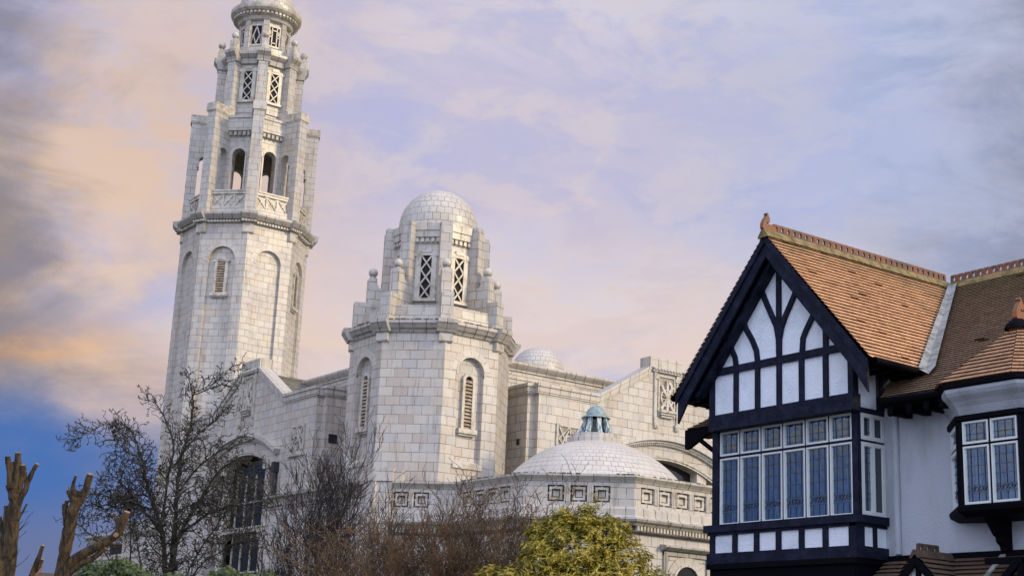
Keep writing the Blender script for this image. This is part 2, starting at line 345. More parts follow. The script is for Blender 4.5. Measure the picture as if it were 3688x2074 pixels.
class MB:
    def __init__(s, org=(0, 0)):
        s.v = []; s.f = []; s.uv = []; s.sm = []; s.org = Vector((org[0], org[1], 0))
    def auto_uv(s, pts):
        n = Vector((0, 0, 0))
        for i in range(len(pts)):
            a, b = pts[i], pts[(i + 1) % len(pts)]
            n += a.cross(b)
        if n.length < 1e-12: return [(0, 0)] * len(pts)
        n.normalize()
        h = Vector((-n.y, n.x, 0))
        if h.length < 0.25:
            return [((p - s.org).x, (p - s.org).y) for p in pts]
        h.normalize(); w = n.cross(h)
        if w.z < 0: w = -w
        if abs(n.z) < 0.05:
            return [((p - s.org).dot(h) + 50, p.z) for p in pts]
        return [((p - s.org).dot(h) + 50, (p - s.org).dot(w) + 50) for p in pts]
    def face(s, pts, uv=None, smooth=False):
        i = len(s.v); s.v.extend(pts); s.f.append(tuple(range(i, i + len(pts))))
        s.uv.append(uv if uv else s.auto_uv(pts)); s.sm.append(smooth)
    def hexa(s, a, b):
        """two quads (lists of four points) joined to a solid"""
        s.face(a); s.face(b[::-1])
        for i in range(4):
            j = (i + 1) % 4
            s.face([a[i], b[i], b[j], a[j]])
    def box(s, fr, t0, t1, d0, d1, z0, z1):
        a = [fr.p(t0, d0, z0), fr.p(t1, d0, z0), fr.p(t1, d0, z1), fr.p(t0, d0, z1)]
        b = [fr.p(t0, d1, z0), fr.p(t1, d1, z0), fr.p(t1, d1, z1), fr.p(t0, d1, z1)]
        s.hexa(a, b)
    def prism(s, A, B):
        s.face(A); s.face(B[::-1])
        n = len(A)
        for i in range(n):
            j = (i + 1) % n
            s.face([A[i], B[i], B[j], A[j]])
    def poly(s, fr, pts, d0, d1):
        s.prism([fr.p(t, d1, z) for t, z in pts], [fr.p(t, d0, z) for t, z in pts])
    def polyd(s, fr, pts, t0, t1):
        s.prism([fr.p(t0, d, z) for d, z in pts], [fr.p(t1, d, z) for d, z in pts])
    def bar(s, fr, p, q, w, d0, d1):
        p = Vector(p); q = Vector(q); e = (q - p).normalized(); n = Vector((-e.y, e.x)) * w / 2
        s.poly(fr, [tuple(p - n), tuple(q - n), tuple(q + n), tuple(p + n)], d0, d1)
    def band(s, fr, pts, w, d0, d1):
        """band of even width along a polyline in the wall plane"""
        P = [Vector(p) for p in pts]; L = []; R = []
        for i, p in enumerate(P):
            a = P[max(i - 1, 0)]; b = P[min(i + 1, len(P) - 1)]
            e = (b - a).normalized(); n = Vector((-e.y, e.x)) * w / 2
            L.append(p + n); R.append(p - n)
        for i in range(len(P) - 1):
            q = [L[i], R[i], R[i + 1], L[i + 1]]
            s.face([fr.p(x.x, d1, x.y) for x in q])
            for e in ((0, 3), (1, 2)):
                s.face([fr.p(q[e[0]].x, d1, q[e[0]].y), fr.p(q[e[1]].x, d1, q[e[1]].y), fr.p(q[e[1]].x, d0, q[e[1]].y), fr.p(q[e[0]].x, d0, q[e[0]].y)])
        for k in (0, -1):
            s.face([fr.p(L[k].x, d1, L[k].y), fr.p(R[k].x, d1, R[k].y), fr.p(R[k].x, d0, R[k].y), fr.p(L[k].x, d0, L[k].y)])
    def arcband(s, fr, tc, zc, r0, r1, a0, a1, d0, d1, n=14):
        a0 = radians(a0); a1 = radians(a1); rm = (r0 + r1) / 2
        for i in range(n):
            p = a0 + (a1 - a0) * i / n; q = a0 + (a1 - a0) * (i + 1) / n
            def P(r, a, d): return fr.p(tc + r * cos(a), d, zc + r * sin(a))
            uv = [(50 + rm * p, 1.2), (50 + rm * q, 1.2), (50 + rm * q, 1.2 + r1 - r0), (50 + rm * p, 1.2 + r1 - r0)]
            s.face([P(r0, p, d1), P(r0, q, d1), P(r1, q, d1), P(r1, p, d1)], uv)
            s.face([P(r1, p, d0), P(r1, q, d0), P(r1, q, d1), P(r1, p, d1)], uv)
            s.face([P(r0, p, d0), P(r0, q, d0), P(r0, q, d1), P(r0, p, d1)], uv)
        for a in (a0, a1):
            s.face([fr.p(tc + r * cos(a), d, zc + r * sin(a)) for r, d in ((r0, d0), (r1, d0), (r1, d1), (r0, d1))])
    def arch_hole(s, tc, hw, zs, r=None, n=12):
        """points of an arched head from left spring to right spring"""
        if r is None: r = hw
        c = zs - sqrt(max(r * r - hw * hw, 0)); a = math.acos(min(1, hw / r))
        return [(tc - r * cos(a + (pi - 2 * a) * i / n), c + r * sin(a + (pi - 2 * a) * i / n)) for i in range(n + 1)]
    def archwall(s, fr, t0, t1, z0, z1, d, tc, hw, zb, zs, depth, r=None, back=True, n=12, front=True):
        """wall with an arched recess (or opening); depth is how far its reveal goes in"""
        H = s.arch_hole(tc, hw, zs, r, n)
        P = fr.p
        s.face([P(t0, d, z0), P(tc - hw, d, z0), P(tc - hw, d, z1), P(t0, d, z1)])
        s.face([P(tc + hw, d, z0), P(t1, d, z0), P(t1, d, z1), P(tc + hw, d, z1)])
        if zb > z0: s.face([P(tc - hw, d, z0), P(tc + hw, d, z0), P(tc + hw, d, zb), P(tc - hw, d, zb)])
        for (a, b), (c, e) in zip(H[:-1], H[1:]):
            s.face([P(a, d, b), P(c, d, e), P(c, d, z1), P(a, d, z1)])
            s.face([P(a, d, b), P(c, d, e), P(c, d - depth, e), P(a, d - depth, b)])
        for x in (tc - hw, tc + hw):
            s.face([P(x, d, zb), P(x, d, zs), P(x, d - depth, zs), P(x, d - depth, zb)])
        s.face([P(tc - hw, d, zb), P(tc + hw, d, zb), P(tc + hw, d - depth, zb), P(tc - hw, d - depth, zb)])
        if back:
            s.face([P(tc - hw, d - depth, zb), P(tc + hw, d - depth, zb)] + [P(a, d - depth, b) for a, b in H[::-1]])
    def loft(s, ctr, prof, n=8, phase=22.5, cap=False, circ=False):
        """sweep a profile of (apothem, z) round a regular polygon"""
        rows = []
        for ap, z in prof:
            R = ap / cos(pi / n) if not circ else ap
            rows.append([Vector((ctr[0] + R * cos(radians(phase) + 2 * pi * k / n), ctr[1] + R * sin(radians(phase) + 2 * pi * k / n), z)) for k in range(n)])
        for a, b in zip(rows[:-1], rows[1:]):
            for k in range(n):
                j = (k + 1) % n
                s.face([a[k], a[j], b[j], b[k]])
        if cap: s.face(rows[-1])
    def grid(s, rows, uvs, smooth=True):
        i0 = len(s.v); n = len(rows[0])
        for r in rows: s.v.extend(r)
        for a in range(len(rows) - 1):
            for k in range(n - 1):
                q = [(a, k), (a, k + 1), (a + 1, k + 1), (a + 1, k)]
                s.f.append(tuple(i0 + x * n + y for x, y in q)); s.uv.append([uvs[x][y] for x, y in q]); s.sm.append(smooth)
    def revolve(s, ctr, prof, n=48, smooth=True, ru=None):
        rows = []; uvs = []; L = 0
        rm = ru or max(r for r, z in prof)
        for i, (r, z) in enumerate(prof):
            if i: L += sqrt((r - prof[i - 1][0]) ** 2 + (z - prof[i - 1][1]) ** 2)
            rows.append([Vector((ctr[0] + r * cos(2 * pi * k / n), ctr[1] + r * sin(2 * pi * k / n), z)) for k in range(n + 1)])
            uvs.append([(50 + rm * 2 * pi * k / n, 1 + L) for k in range(n + 1)])
        s.grid(rows, uvs, smooth)
    def ball(s, c, r, n=14):
        s.revolve(c, [(r * sin(pi * i / 10), c[2] - r * cos(pi * i / 10)) for i in range(11)], n, True)
    def tube(s, pts, rad, k=6, smooth=True, cap=True):
        rows = []; uvs = []
        for i, p in enumerate(pts):
            a = pts[max(i - 1, 0)]; b = pts[min(i + 1, len(pts) - 1)]
            e = (b - a); e = e.normalized() if e.length > 1e-9 else Vector((0, 0, 1))
            x = e.cross(Vector((0.31, 0.52, 0.79))); x = x.normalized() if x.length > 1e-6 else Vector((1, 0, 0)); y = e.cross(x)
            rows.append([p + (x * cos(2 * pi * j / k) + y * sin(2 * pi * j / k)) * rad[i] for j in range(k + 1)])
            uvs.append([(j / k, i) for j in range(k + 1)])
        s.grid(rows, uvs, smooth)
        if cap: s.face(rows[-1][:k])
    def build(s, name, mat, parent=None, **props):
        org = Vector((0, 0, 0))
        if parent is not None: org = ORG[parent.name]
        me = bpy.data.meshes.new(name)
        me.from_pydata([tuple(Vector(p) - org) for p in s.v], [], s.f)
        uvl = me.uv_layers.new(name='UVMap')
        flat = [c for u in s.uv for p in u for c in p]
        uvl.data.foreach_set('uv', flat)
        me.polygons.foreach_set('use_smooth', s.sm)
        me.materials.append(M[mat] if isinstance(mat, str) else mat)
        me.update()
        o = bpy.data.objects.new(name, me); COL.objects.link(o)
        if parent is not None: o.parent = parent
        ORG[o.name] = org
        for k, v in props.items(): o[k] = v
        return o

def faces8(ctr): return [Fr(ctr, 45.0 * k) for k in range(8)]
def corners8(ctr): return [Fr(ctr, 22.5 + 45.0 * k) for k in range(8)]
T8 = tan(pi / 8)

# ------------------------------------------------------------------ ground (all of it lies below the picture)
def ground():
    m = MB(); m.face([Vector((x, y, 0)) for x, y in ((-600, -600), (900, -600), (900, 900), (-600, 900))])
    m.build('ground', 'grass', kind='structure')
    W = Fr((0, 0), 180)
    m = MB(); m.face([Vector((x, y, 0.004)) for x, y in ((-300, -4), (7.5, -4), (7.5, 300), (-300, 300))]); m.build('road', 'asphalt', kind='structure')
    m = MB(); f = Fr((0, 0), 0)
    m.box(Fr((7.5, 148), 0), -152, 152, 0.0, 2.4, -0.2, 0.12); m.build('pavement', 'paving', kind='structure')
    m = MB(); m.face([Vector((x, y, 0.008)) for x, y in ((9.95, 8), (20.5, 8), (20.5, 60), (9.95, 60))]); m.build('garden_soil', 'soil', kind='structure')
ground()

# ------------------------------------------------------------------ church
church = empty('church', (26, 40, 0), 'white glazed faience church with a tall octagonal bell tower and domes', 'church')

def surround(m, fr, d, hw, zb, zt, w=0.16, proj=0.07, lug=True):
    m.box(fr, -hw - w, -hw, d, d + proj, zb, zt)
    m.box(fr, hw, hw + w, d, d + proj, zb, zt)
    m.box(fr, -hw - w, hw + w, d, d + proj, zt, zt + w * 0.9)
    m.box(fr, -hw - w * 1.25, -hw + 0.0, d, d + proj * 0.5, zb, zt + w * 0.2)
    m.box(fr, hw, hw + w * 1.25, d, d + proj * 0.5, zb, zt + w * 0.2)
    if lug:
        m.box(fr, -hw - w * 1.6, -hw - w * 0.5, d, d + proj * 1.25, zt - w * 0.2, zt + w * 0.62)
        m.box(fr, hw + w * 0.5, hw + w * 1.6, d, d + proj * 1.25, zt - w * 0.2, zt + w * 0.62)
        m.box(fr, -hw * 0.9, hw * 0.9, d, d + proj * 1.3, zt + w * 0.6, zt + w * 1.35)

def lattice_window(fr, d, hw, zb, zt, parent, n=3, back=0.012, bw=0.05):
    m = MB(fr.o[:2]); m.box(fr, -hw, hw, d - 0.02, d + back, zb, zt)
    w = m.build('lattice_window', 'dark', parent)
    m = MB(fr.o[:2]); surround(m, fr, d, hw, zb, zt)
    m.box(fr, -hw - 0.2, hw + 0.2, d, d + 0.12, zb - 0.1, zb)
    h = (zt - zb) / n
    for i in range(n):
        z = zb + i * h
        m.bar(fr, (-hw, z), (hw, z + h), bw, d + 0.02, d + 0.055)
        m.bar(fr, (hw, z), (-hw, z + h), bw, d + 0.024, d + 0.059)
    return w, m

def louvre_window(fr, d, hw, zb, zt, parent, arched=False, n=13):
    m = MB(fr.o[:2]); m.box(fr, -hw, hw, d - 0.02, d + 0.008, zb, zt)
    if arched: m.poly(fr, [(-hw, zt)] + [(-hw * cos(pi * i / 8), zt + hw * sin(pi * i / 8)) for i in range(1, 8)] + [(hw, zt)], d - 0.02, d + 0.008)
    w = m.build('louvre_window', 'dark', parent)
    m = MB(fr.o[:2])
    if arched:
        m.box(fr, -hw - 0.09, -hw, d, d + 0.10, zb, zt); m.box(fr, hw, hw + 0.09, d, d + 0.10, zb, zt)
        m.arcband(fr, 0, zt, hw, hw + 0.10, 0, 180, d, d + 0.10, 10)
    else:
        surround(m, fr, d, hw, zb, zt, 0.11, 0.10)
    m.box(fr, -hw - 0.2, hw + 0.2, d, d + 0.16, zb - 0.14, zb)
    m.box(fr, -hw - 0.17, hw + 0.17, d, d + 0.10, zb - 0.20, zb - 0.14)
    return w, m, n

def slats(fr, d, hw, zb, zt, n, parent):
    m = MB(fr.o[:2]); h = (zt - zb) / n
    for i in range(n):
        z = zb + i * h
        m.prism([fr.p(-hw, d + 0.095, z), fr.p(-hw, d + 0.075, z), fr.p(-hw, d + 0.012, z + h * 0.8), fr.p(-hw, d + 0.03, z + h * 0.85)],
                [fr.p(hw, d + 0.095, z), fr.p(hw, d + 0.075, z), fr.p(hw, d + 0.012, z + h * 0.8), fr.p(hw, d + 0.03, z + h * 0.85)])
    m.build('slats', 'louvre', parent)

def finish_window(ret, parent=None):
    return ret

def dentils(m, fr, t0, t1, d0, d1, z0, z1, pitch, w):
    n = max(1, int(round((t1 - t0) / pitch))); p = (t1 - t0) / n
    for i in range(n):
        c = t0 + p * (i + 0.5)
        m.box(fr, c - w / 2, c + w / 2, d0, d1, z0, z1)

def corner_break(m, ctr, prof, ap_in, half, n=8, extra=0.08):
    """a moulding breaking forward round each corner pier: profile of (apothem, z)"""
    for fr in corners8(ctr):
        pts = [((a / cos(pi / 8)) + extra * 0.4, z) for a, z in prof]
        pin = ap_in / cos(pi / 8) - 0.1
        m.polyd(fr, [(pin, prof[0][1])] + pts + [(pin, prof[-1][1])], -half, half)

def meander(m, fr, t, d0, d1, z0, z1, side):
    """little key pattern on the flank of a cap block"""
    g = 0.014; s = side
    def bx(a0, a1, b0, b1): m.box(fr, min(t, t + s * g), max(t, t + s * g), a0, a1, b0, b1)
    w = 0.03; L = d1 - d0; H = z1 - z0
    bx(d0, d1, z1 - w, z1); bx(d1 - w, d1, z0, z1 - w); bx(d0 + L * 0.35, d1 - w, z0, z0 + w); bx(d0 + L * 0.35, d0 + L * 0.35 + w, z0 + w, z0 + H * 0.62)
    bx(d0 + L * 0.35 + w, d0 + L * 0.68, z0 + H * 0.62 - w, z0 + H * 0.62); bx(d0, d0 + w, z0, z1 - w); bx(d0, d0 + L * 0.25, z0, z0 + w)

def bell_tower():
    C = (25.627, 57.552); a = 2.575; h = a * T8
    m = MB(C)
    for fr in faces8(C):
        m.archwall(fr, -h, h, 0, 19.9, a, 0, 0.60, 6.2, 18.25, 0.13, back=True)
    tw = m.build('bell_tower', 'tile', church)
    for fr in faces8(C):
        m = MB(C); m.arcband(fr, 0, 18.25, 0.605, 0.66, 0, 180, a - 0.05, a + 0.02, 16)
        m.arcband(fr, 0, 18.25, 0.66, 0.83, 0, 180, a - 0.02, a + 0.006, 16)
        for s in (-1, 1):
            m.box(fr, s * 0.625 - 0.03, s * 0.625 + 0.03, a - 0.05, a + 0.02, 18.19, 18.25)
        m.build('arch_moulding', 'ring', tw)
    for fr in faces8(C)[1::2]:
        w, mm, n = louvre_window(fr, a - 0.13, 0.175, 16.8, 18.2, tw)
        W = mm.build('surround', 'stone', tw); slats(fr, a - 0.13, 0.175, 16.8, 18.2, 13, tw)
    # frieze blocks on the corners
    for fr in corners8(C):
        m = MB(C); R = a / cos(pi / 8)
        m.polyd(fr, [(R - 0.25, 19.42), (R + 0.02, 19.46), (R + 0.05, 19.5), (R + 0.05, 19.9), (R - 0.25, 19.9)], -0.24, 0.24)
        m.build('frieze_block', 'stone', tw)
    m = MB(C)
    prof = [(a - 0.1, 19.90), (a + 0.12, 19.92), (a + 0.12, 20.0), (a + 0.22, 20.04), (a + 0.32, 20.16), (a + 0.36, 20.22), (a + 0.36, 20.31), (a - 0.25, 20.40)]
    m.loft(C, prof, cap=True)
    for fr in corners8(C):
        R = (a + 0.02) / cos(pi / 8)
        m.polyd(fr, [(R - 0.4, 19.93), (R + 0.16, 19.93), (R + 0.16, 20.01), (R + 0.26, 20.05), (R + 0.36, 20.17), (R + 0.40, 20.23), (R + 0.40, 20.335), (R - 0.4, 20.42)], -0.34, 0.34)
    m.build('cornice', 'dirtytile', tw)
    m = MB(C)
    for fr in faces8(C):
        dentils(m, fr, -h + 0.3, h - 0.3, a + 0.02, a + 0.17, 19.91, 20.0, 0.135, 0.085)
    for fr in corners8(C):
        dentils(m, fr, -0.32, 0.32, a / cos(pi / 8) + 0.05, a / cos(pi / 8) + 0.23, 19.92, 20.01, 0.135, 0.085)
    m.build('dentil_band', 'stone', tw)
    # balustraded gallery
    m = MB(C); m.loft(C, [(2.5, 20.36), (2.5, 20.70), (2.46, 20.74), (2.2, 20.74), (2.2, 20.36)]); m.build('gallery_plinth', 'tile', tw)
    for fr in faces8(C):
        m = MB(C); d0, d1 = 2.30, 2.44; W = 0.80
        m.box(fr, -W, W, d0 - 0.03, d1 + 0.05, 21.26, 21.44); m.box(fr, -W, W, d0 - 0.05, d1 + 0.08, 21.38, 21.45)
        m.box(fr, -W, W, d0 + 0.06, d1 - 0.03, 20.74, 21.27)
        for i in range(4):
            t = -W + 0.04 + i * (2 * W - 0.08) / 3; m.box(fr, t - 0.045, t + 0.045, d0, d1 + 0.02, 20.74, 21.26)
        for i in range(3):
            t = -W + 0.04 + (i + 0.5) * (2 * W - 0.08) / 3; q = 0.2
            for s in (-1, 1): m.bar(fr, (t - q, 21.0 - s * 0.23), (t + q, 21.0 + s * 0.23), 0.055, d1 - 0.03, d1 + 0.004 * s + 0.01)
            m.bar(fr, (t - 0.055, 21.0), (t + 0.055, 21.0), 0.11, d1 - 0.03, d1 + 0.03)
        m.build('balustrade', 'stone', tw)
    # belfry drum: open arches, sky through
    D = 1.75; dh = D * T8
    m = MB(C)
    for fr in faces8(C):
        m.archwall(fr, -dh, dh, 20.4, 24.3, D, 0, 0.29, 20.9, 23.32, 0.34, back=False)
    for fr in faces8(C):
        ih = (D - 0.34) * T8
        m.archwall(fr, -ih, ih, 20.4, 24.3, D - 0.341, 0, 0.29, 20.9, 23.32, 0.001, back=False)
    m.loft(C, [(1.40, 24.28), (0.02, 24.28)])
    m.loft(C, [(2.3, 20.55), (0.02, 20.55)])
    m.build('belfry', 'tile', tw)
    for fr in faces8(C):
        m = MB(C); m.arcband(fr, 0, 23.32, 0.295, 0.34, 0, 180, D - 0.03, D + 0.035, 12)
        m.arcband(fr, 0, 23.32, 0.34, 0.44, 0, 180, D - 0.03, D + 0.006, 12)
        for s in (-1, 1): m.box(fr, s * 0.33 - 0.035, s * 0.33 + 0.035, D - 0.03, D + 0.035, 20.9, 23.30)
        m.build('belfry_arch_moulding', 'ring', tw)
    m = MB(C)
    m.loft(C, [(D - 0.05, 24.28), (1.90, 24.40), (1.94, 24.42), (1.94, 24.98), (1.99, 25.0), (1.99, 25.12), (1.5, 25.14), (1.5, 25.44), (1.3, 25.44)], cap=True)
    m.build('belfry_band', 'tile', tw)
    for fr in faces8(C):
        m = MB(C); dentils(m, fr, -0.52, 0.52, D, 1.92, 24.20, 24.36, 0.2, 0.12); m.box(fr, -0.55, 0.55, D - 0.02, D + 0.03, 24.19, 24.37); m.build('dentil_band', 'dirtytile', tw)
    # radial buttress piers, pierced by a passage
    for fr in corners8(C):
        m = MB(C); arc = [(2.15 - 0.26 * cos(pi * i / 8), 23.25 + 0.28 * sin(pi * i / 8)) for i in range(9)]
        m.polyd(fr, [(1.62, 25.08), (1.62, 20.5), (1.89, 20.5)] + arc + [(2.41, 20.36), (2.86, 20.36), (2.86, 25.08)], -0.24, 0.24)
        for s in (-1, 1): m.box(fr, s * 0.262 - 0.022, s * 0.262 + 0.022, 2.36, 2.48, 23.0, 23.36)
        p = m.build('buttress_pier', 'tile', tw)
        m = MB(C); m.box(fr, -0.29, 0.29, 1.72, 2.92, 25.10, 25.46)
        m.box(fr, -0.262, 0.262, 1.7, 2.88, 25.04, 25.10)
        for s in (-1, 1): meander(m, fr, s * 0.29, 2.3, 2.89, 25.15, 25.42, s)
        m.build('buttress_cap', 'stone', tw)
    # upper stage
    U = 1.5; uh = U * T8
    m = MB(C); m.loft(C, [(U, 25.4), (U, 27.95)])
    for fr in corners8(C):
        m.box(fr, -0.215, 0.215, 1.3, 1.95, 25.4, 27.86)
        m.box(fr, -0.26, 0.26, 1.4, 2.08, 25.3, 25.6)
    m.build('upper_stage', 'tile', tw)
    for fr in faces8(C):
        w, mm = lattice_window(fr, U, 0.195, 26.0, 27.40, tw)
        mm.build('lattice_surround', 'stone', tw)
    m = MB(C)
    prof = [(U, 27.72), (U + 0.12, 27.76), (U + 0.14, 27.98), (U + 0.24, 28.06), (U + 0.32, 28.16), (U + 0.32, 28.28), (U - 0.2, 28.34)]
    m.loft(C, prof, cap=True)
    for fr in corners8(C):
        m.polyd(fr, [(1.5, 27.78), (1.98, 27.78), (1.98, 27.86), (2.02, 28.0), (2.09, 28.08), (2.17, 28.18), (2.17, 28.32), (1.5, 28.38)], -0.29, 0.29)
    m.build('upper_cornice', 'dirtytile', tw)
    m = MB(C); m.loft(C, [(1.35, 28.3), (1.35, 28.70), (1.1, 28.72)], cap=True); m.build('blocking_course', 'tile', tw)
    for fr in corners8(C):
        m = MB(C); m.polyd(fr, [(1.70, 28.34), (2.05, 28.34), (2.02, 28.84), (1.74, 28.84)], -0.155, 0.155); m.box(fr, -0.12, 0.12, 1.3, 1.72, 28.34, 28.56)
        m.ball(fr.p(0, 1.88, 29.07), 0.168); c = fr.p(0, 1.88, 0); m.revolve(c, [(0.12, 28.83), (0.07, 28.88), (0.09, 28.93)], 12)
        m.build('ball_finial', 'stone', tw)
    L = 1.02
    m = MB(C); m.loft(C, [(L, 28.6), (L, 30.2)])
    for fr in corners8(C): m.box(fr, -0.14, 0.14, 0.9, 1.18, 28.6, 30.16)
    m.build('lantern', 'tile', tw)
    for i, fr in enumerate(faces8(C)):
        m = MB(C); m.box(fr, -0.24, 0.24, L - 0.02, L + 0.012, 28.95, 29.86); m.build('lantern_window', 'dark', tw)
        m = MB(C)
        m.box(fr, -0.30, -0.24, L, L + 0.06, 28.9, 29.9); m.box(fr, 0.24, 0.30, L, L + 0.06, 28.9, 29.9); m.box(fr, -0.30, 0.30, L, L + 0.07, 29.86, 29.94); m.box(fr, -0.30, 0.30, L, L + 0.07, 28.86, 28.95)
        e0, e1 = L + 0.015, L + 0.05
        if i % 2:
            for s in (-1, 1):
                m.bar(fr, (0, 29.84), (s * 0.15, 29.4), 0.05, e0, e1); m.bar(fr, (s * 0.15, 29.4), (0, 28.97), 0.05, e0, e1)
                m.bar(fr, (s * 0.24, 29.4), (s * 0.15, 29.4), 0.05, e0, e1); m.bar(fr, (s * 0.24, 28.95), (s * 0.17, 29.36), 0.03, e0, e1)
        else:
            for s in (-1, 1):
                m.bar(fr, (s * 0.12, 28.95), (s * 0.12, 29.86), 0.05, e0, e1); m.bar(fr, (s * 0.24, 29.4), (s * 0.12, 29.4), 0.05, e0, e1)
                m.bar(fr, (s * 0.20, 29.5), (s * 0.20, 29.7), 0.04, e0, e1)
            for z in (29.1, 29.72): m.bar(fr, (-0.12, z), (0.12, z), 0.05, e0, e1)
        m.build('window_tracery', 'stone', tw)
    m = MB(C)
    m.revolve(C, [(1.0, 30.12), (1.22, 30.16), (1.28, 30.30), (1.40, 30.34), (1.40, 30.46), (1.52, 30.50), (1.62, 30.60), (1.64, 30.70), (1.64, 30.80), (1.45, 30.92), (1.30, 30.98)], 64, False)
    m.build('lantern_cornice', 'stone', tw)
    m = MB(C)
    for i in range(48):
        fr = Fr(C, i * 7.5); m.box(fr, -0.055, 0.055, 1.36, 1.50, 30.36, 30.46)
    m.build('lantern_dentils', 'stone', tw)
    m = MB(C)
    m.revolve(C, [(1.28, 30.93), (1.28, 31.06)] + [(1.28 * cos(pi / 2 * i / 12), 31.06 + 1.34 * sin(pi / 2 * i / 12)) for i in range(1, 13)], 48)
    m.build('dome', 'tile_dome', tw)
bell_tower()

def turret(C, name):
    a = 2.374; h = a * T8
    m = MB(C)
    for k, fr in enumerate(faces8(C)):
        if k % 2: m.face([fr.p(-h, a, 0), fr.p(h, a, 0), fr.p(h, a, 11.55), fr.p(-h, a, 11.55)])
        else: m.archwall(fr, -h, h, 0, 11.55, a, 0, 0.47, 7.62, 10.45, 0.16)
    tw = m.build(name, 'tile', church)
    for fr in faces8(C)[::2]:
        m = MB(C); m.arcband(fr, 0, 10.45, 0.475, 0.53, 0, 180, a - 0.05, a + 0.02, 16)
        m.arcband(fr, 0, 10.45, 0.53, 0.70, 0, 180, a - 0.02, a + 0.006, 16)
        for s in (-1, 1): m.box(fr, s * 0.50 - 0.03, s * 0.50 + 0.03, a - 0.05, a + 0.02, 10.36, 10.44)
        m.build('arch_moulding', 'ring', tw); m = MB(C)
        m.polyd(fr, [(a - 0.18, 7.80), (a + 0.05, 7.64), (a + 0.05, 7.52), (a - 0.18, 7.52)], -0.52, 0.52)
        m.build('recess_sill', 'stone', tw)
    for fr in faces8(C)[::2]:
        w, mm, n = louvre_window(fr, a - 0.16, 0.135, 8.73, 10.22, tw, True)
        mm.build('surround', 'stone', tw); slats(fr, a - 0.16, 0.135, 8.73, 10.26, 14, tw)
    for fr in corners8(C):
        m = MB(C); R = a / cos(pi / 8); m.polyd(fr, [(R - 0.25, 11.24), (R + 0.02, 11.26), (R + 0.05, 11.30), (R + 0.05, 11.56), (R - 0.25, 11.56)], -0.21, 0.21)
        m.build('frieze_block', 'stone', tw)
    m = MB(C)
    prof = [(a - 0.1, 11.53), (a + 0.05, 11.54), (a + 0.08, 11.60), (a + 0.14, 11.66), (a + 0.20, 11.76), (a + 0.24, 11.80), (a + 0.24, 11.90), (a - 0.25, 11.97)]
    m.loft(C, prof, cap=True)
    for fr in corners8(C):
        R = a / cos(pi / 8)
        m.polyd(fr, [(R - 0.4, 11.55), (R + 0.11, 11.55), (R + 0.14, 11.61), (R + 0.19, 11.67), (R + 0.25, 11.77), (R + 0.29, 11.81), (R + 0.29, 11.925), (R - 0.4, 12.0)], -0.30, 0.30)
    cn = m.build('cornice', 'mossledge', tw)
    R = random.Random(31); m = MB(C)
    for fr in faces8(C):
        for k in range(26):
            x = R.uniform(-1.05, 1.05) ; r = R.uniform(0.012, 0.03)
            m.box(fr, x - r * 2.2, x + r * 2.2, a + 0.16 - r, a + 0.245 + r * 0.3, 11.90, 11.90 + r)
    m.build('moss', 'moss', cn)
    m = MB(C); m.loft(C, [(2.2, 11.94), (2.2, 12.22), (2.17, 12.23), (2.17, 12.46), (1.95, 12.47), (1.95, 11.98), (0.02, 12.0)]); m.build('parapet', 'tile', tw)
    for fr in corners8(C):
        m = MB(C); m.box(fr, -0.19, 0.19, 2.02, 2.56, 11.94, 12.83); m.box(fr, -0.17, 0.17, 1.7, 2.02, 11.98, 12.56)
        m.build('parapet_pier', 'tile', tw)
    L = 1.32
    m = MB(C); m.loft(C, [(L, 11.99), (L, 15.12)])
    for fr in corners8(C):
        m.box(fr, -0.185, 0.185, 1.1, 1.72, 11.99, 15.20); m.box(fr, -0.175, 0.175, 1.1, 1.69, 15.20, 15.36)
    m.build('lantern', 'tile', tw)
    for fr in faces8(C):
        w, mm = lattice_window(fr, L, 0.17, 12.88, 14.28, tw, 3)
        mm.build('lattice_surround', 'stone', tw)
    m = MB(C); m.loft(C, [(L - 0.05, 14.86), (L + 0.10, 14.88), (L + 0.10, 15.08), (L + 0.13, 15.10), (L + 0.13, 15.34), (1.0, 15.38)], cap=True); m.build('lantern_coping', 'tile_trim', tw)
    for fr in faces8(C):
        m = MB(C); dentils(m, fr, -0.42, 0.42, L, L + 0.09, 14.72, 14.85, 0.17, 0.10); m.box(fr, -0.43, 0.43, L, L + 0.02, 14.71, 14.855); m.build('dentil_band', 'stone', tw)
    for fr in corners8(C):
        m = MB(C)
        m.polyd(fr, [(1.6, 11.99), (2.18, 11.99), (2.18, 13.62), (2.14, 13.68), (1.90, 13.68), (1.88, 13.48), (1.82, 13.36), (1.72, 13.33), (1.6, 13.42)], -0.16, 0.16)
        m.ball(fr.p(0, 2.02, 13.875), 0.15); m.revolve(fr.p(0, 2.02, 0), [(0.13, 13.67), (0.08, 13.71), (0.10, 13.75)], 12)
        m.build('ball_buttress', 'tile', tw)
    m = MB(C); m.revolve(C, [(1.28, 15.3), (1.285, 15.56)] + [(1.285 * cos(pi / 2 * i / 12), 15.56 + 1.27 * sin(pi / 2 * i / 12)) for i in range(1, 13)], 48); m.build('dome', 'tile_dome', tw)
turret((23.735, 38.231), 'corner_turret')
turret((39.75, 54.35), 'rear_turret')

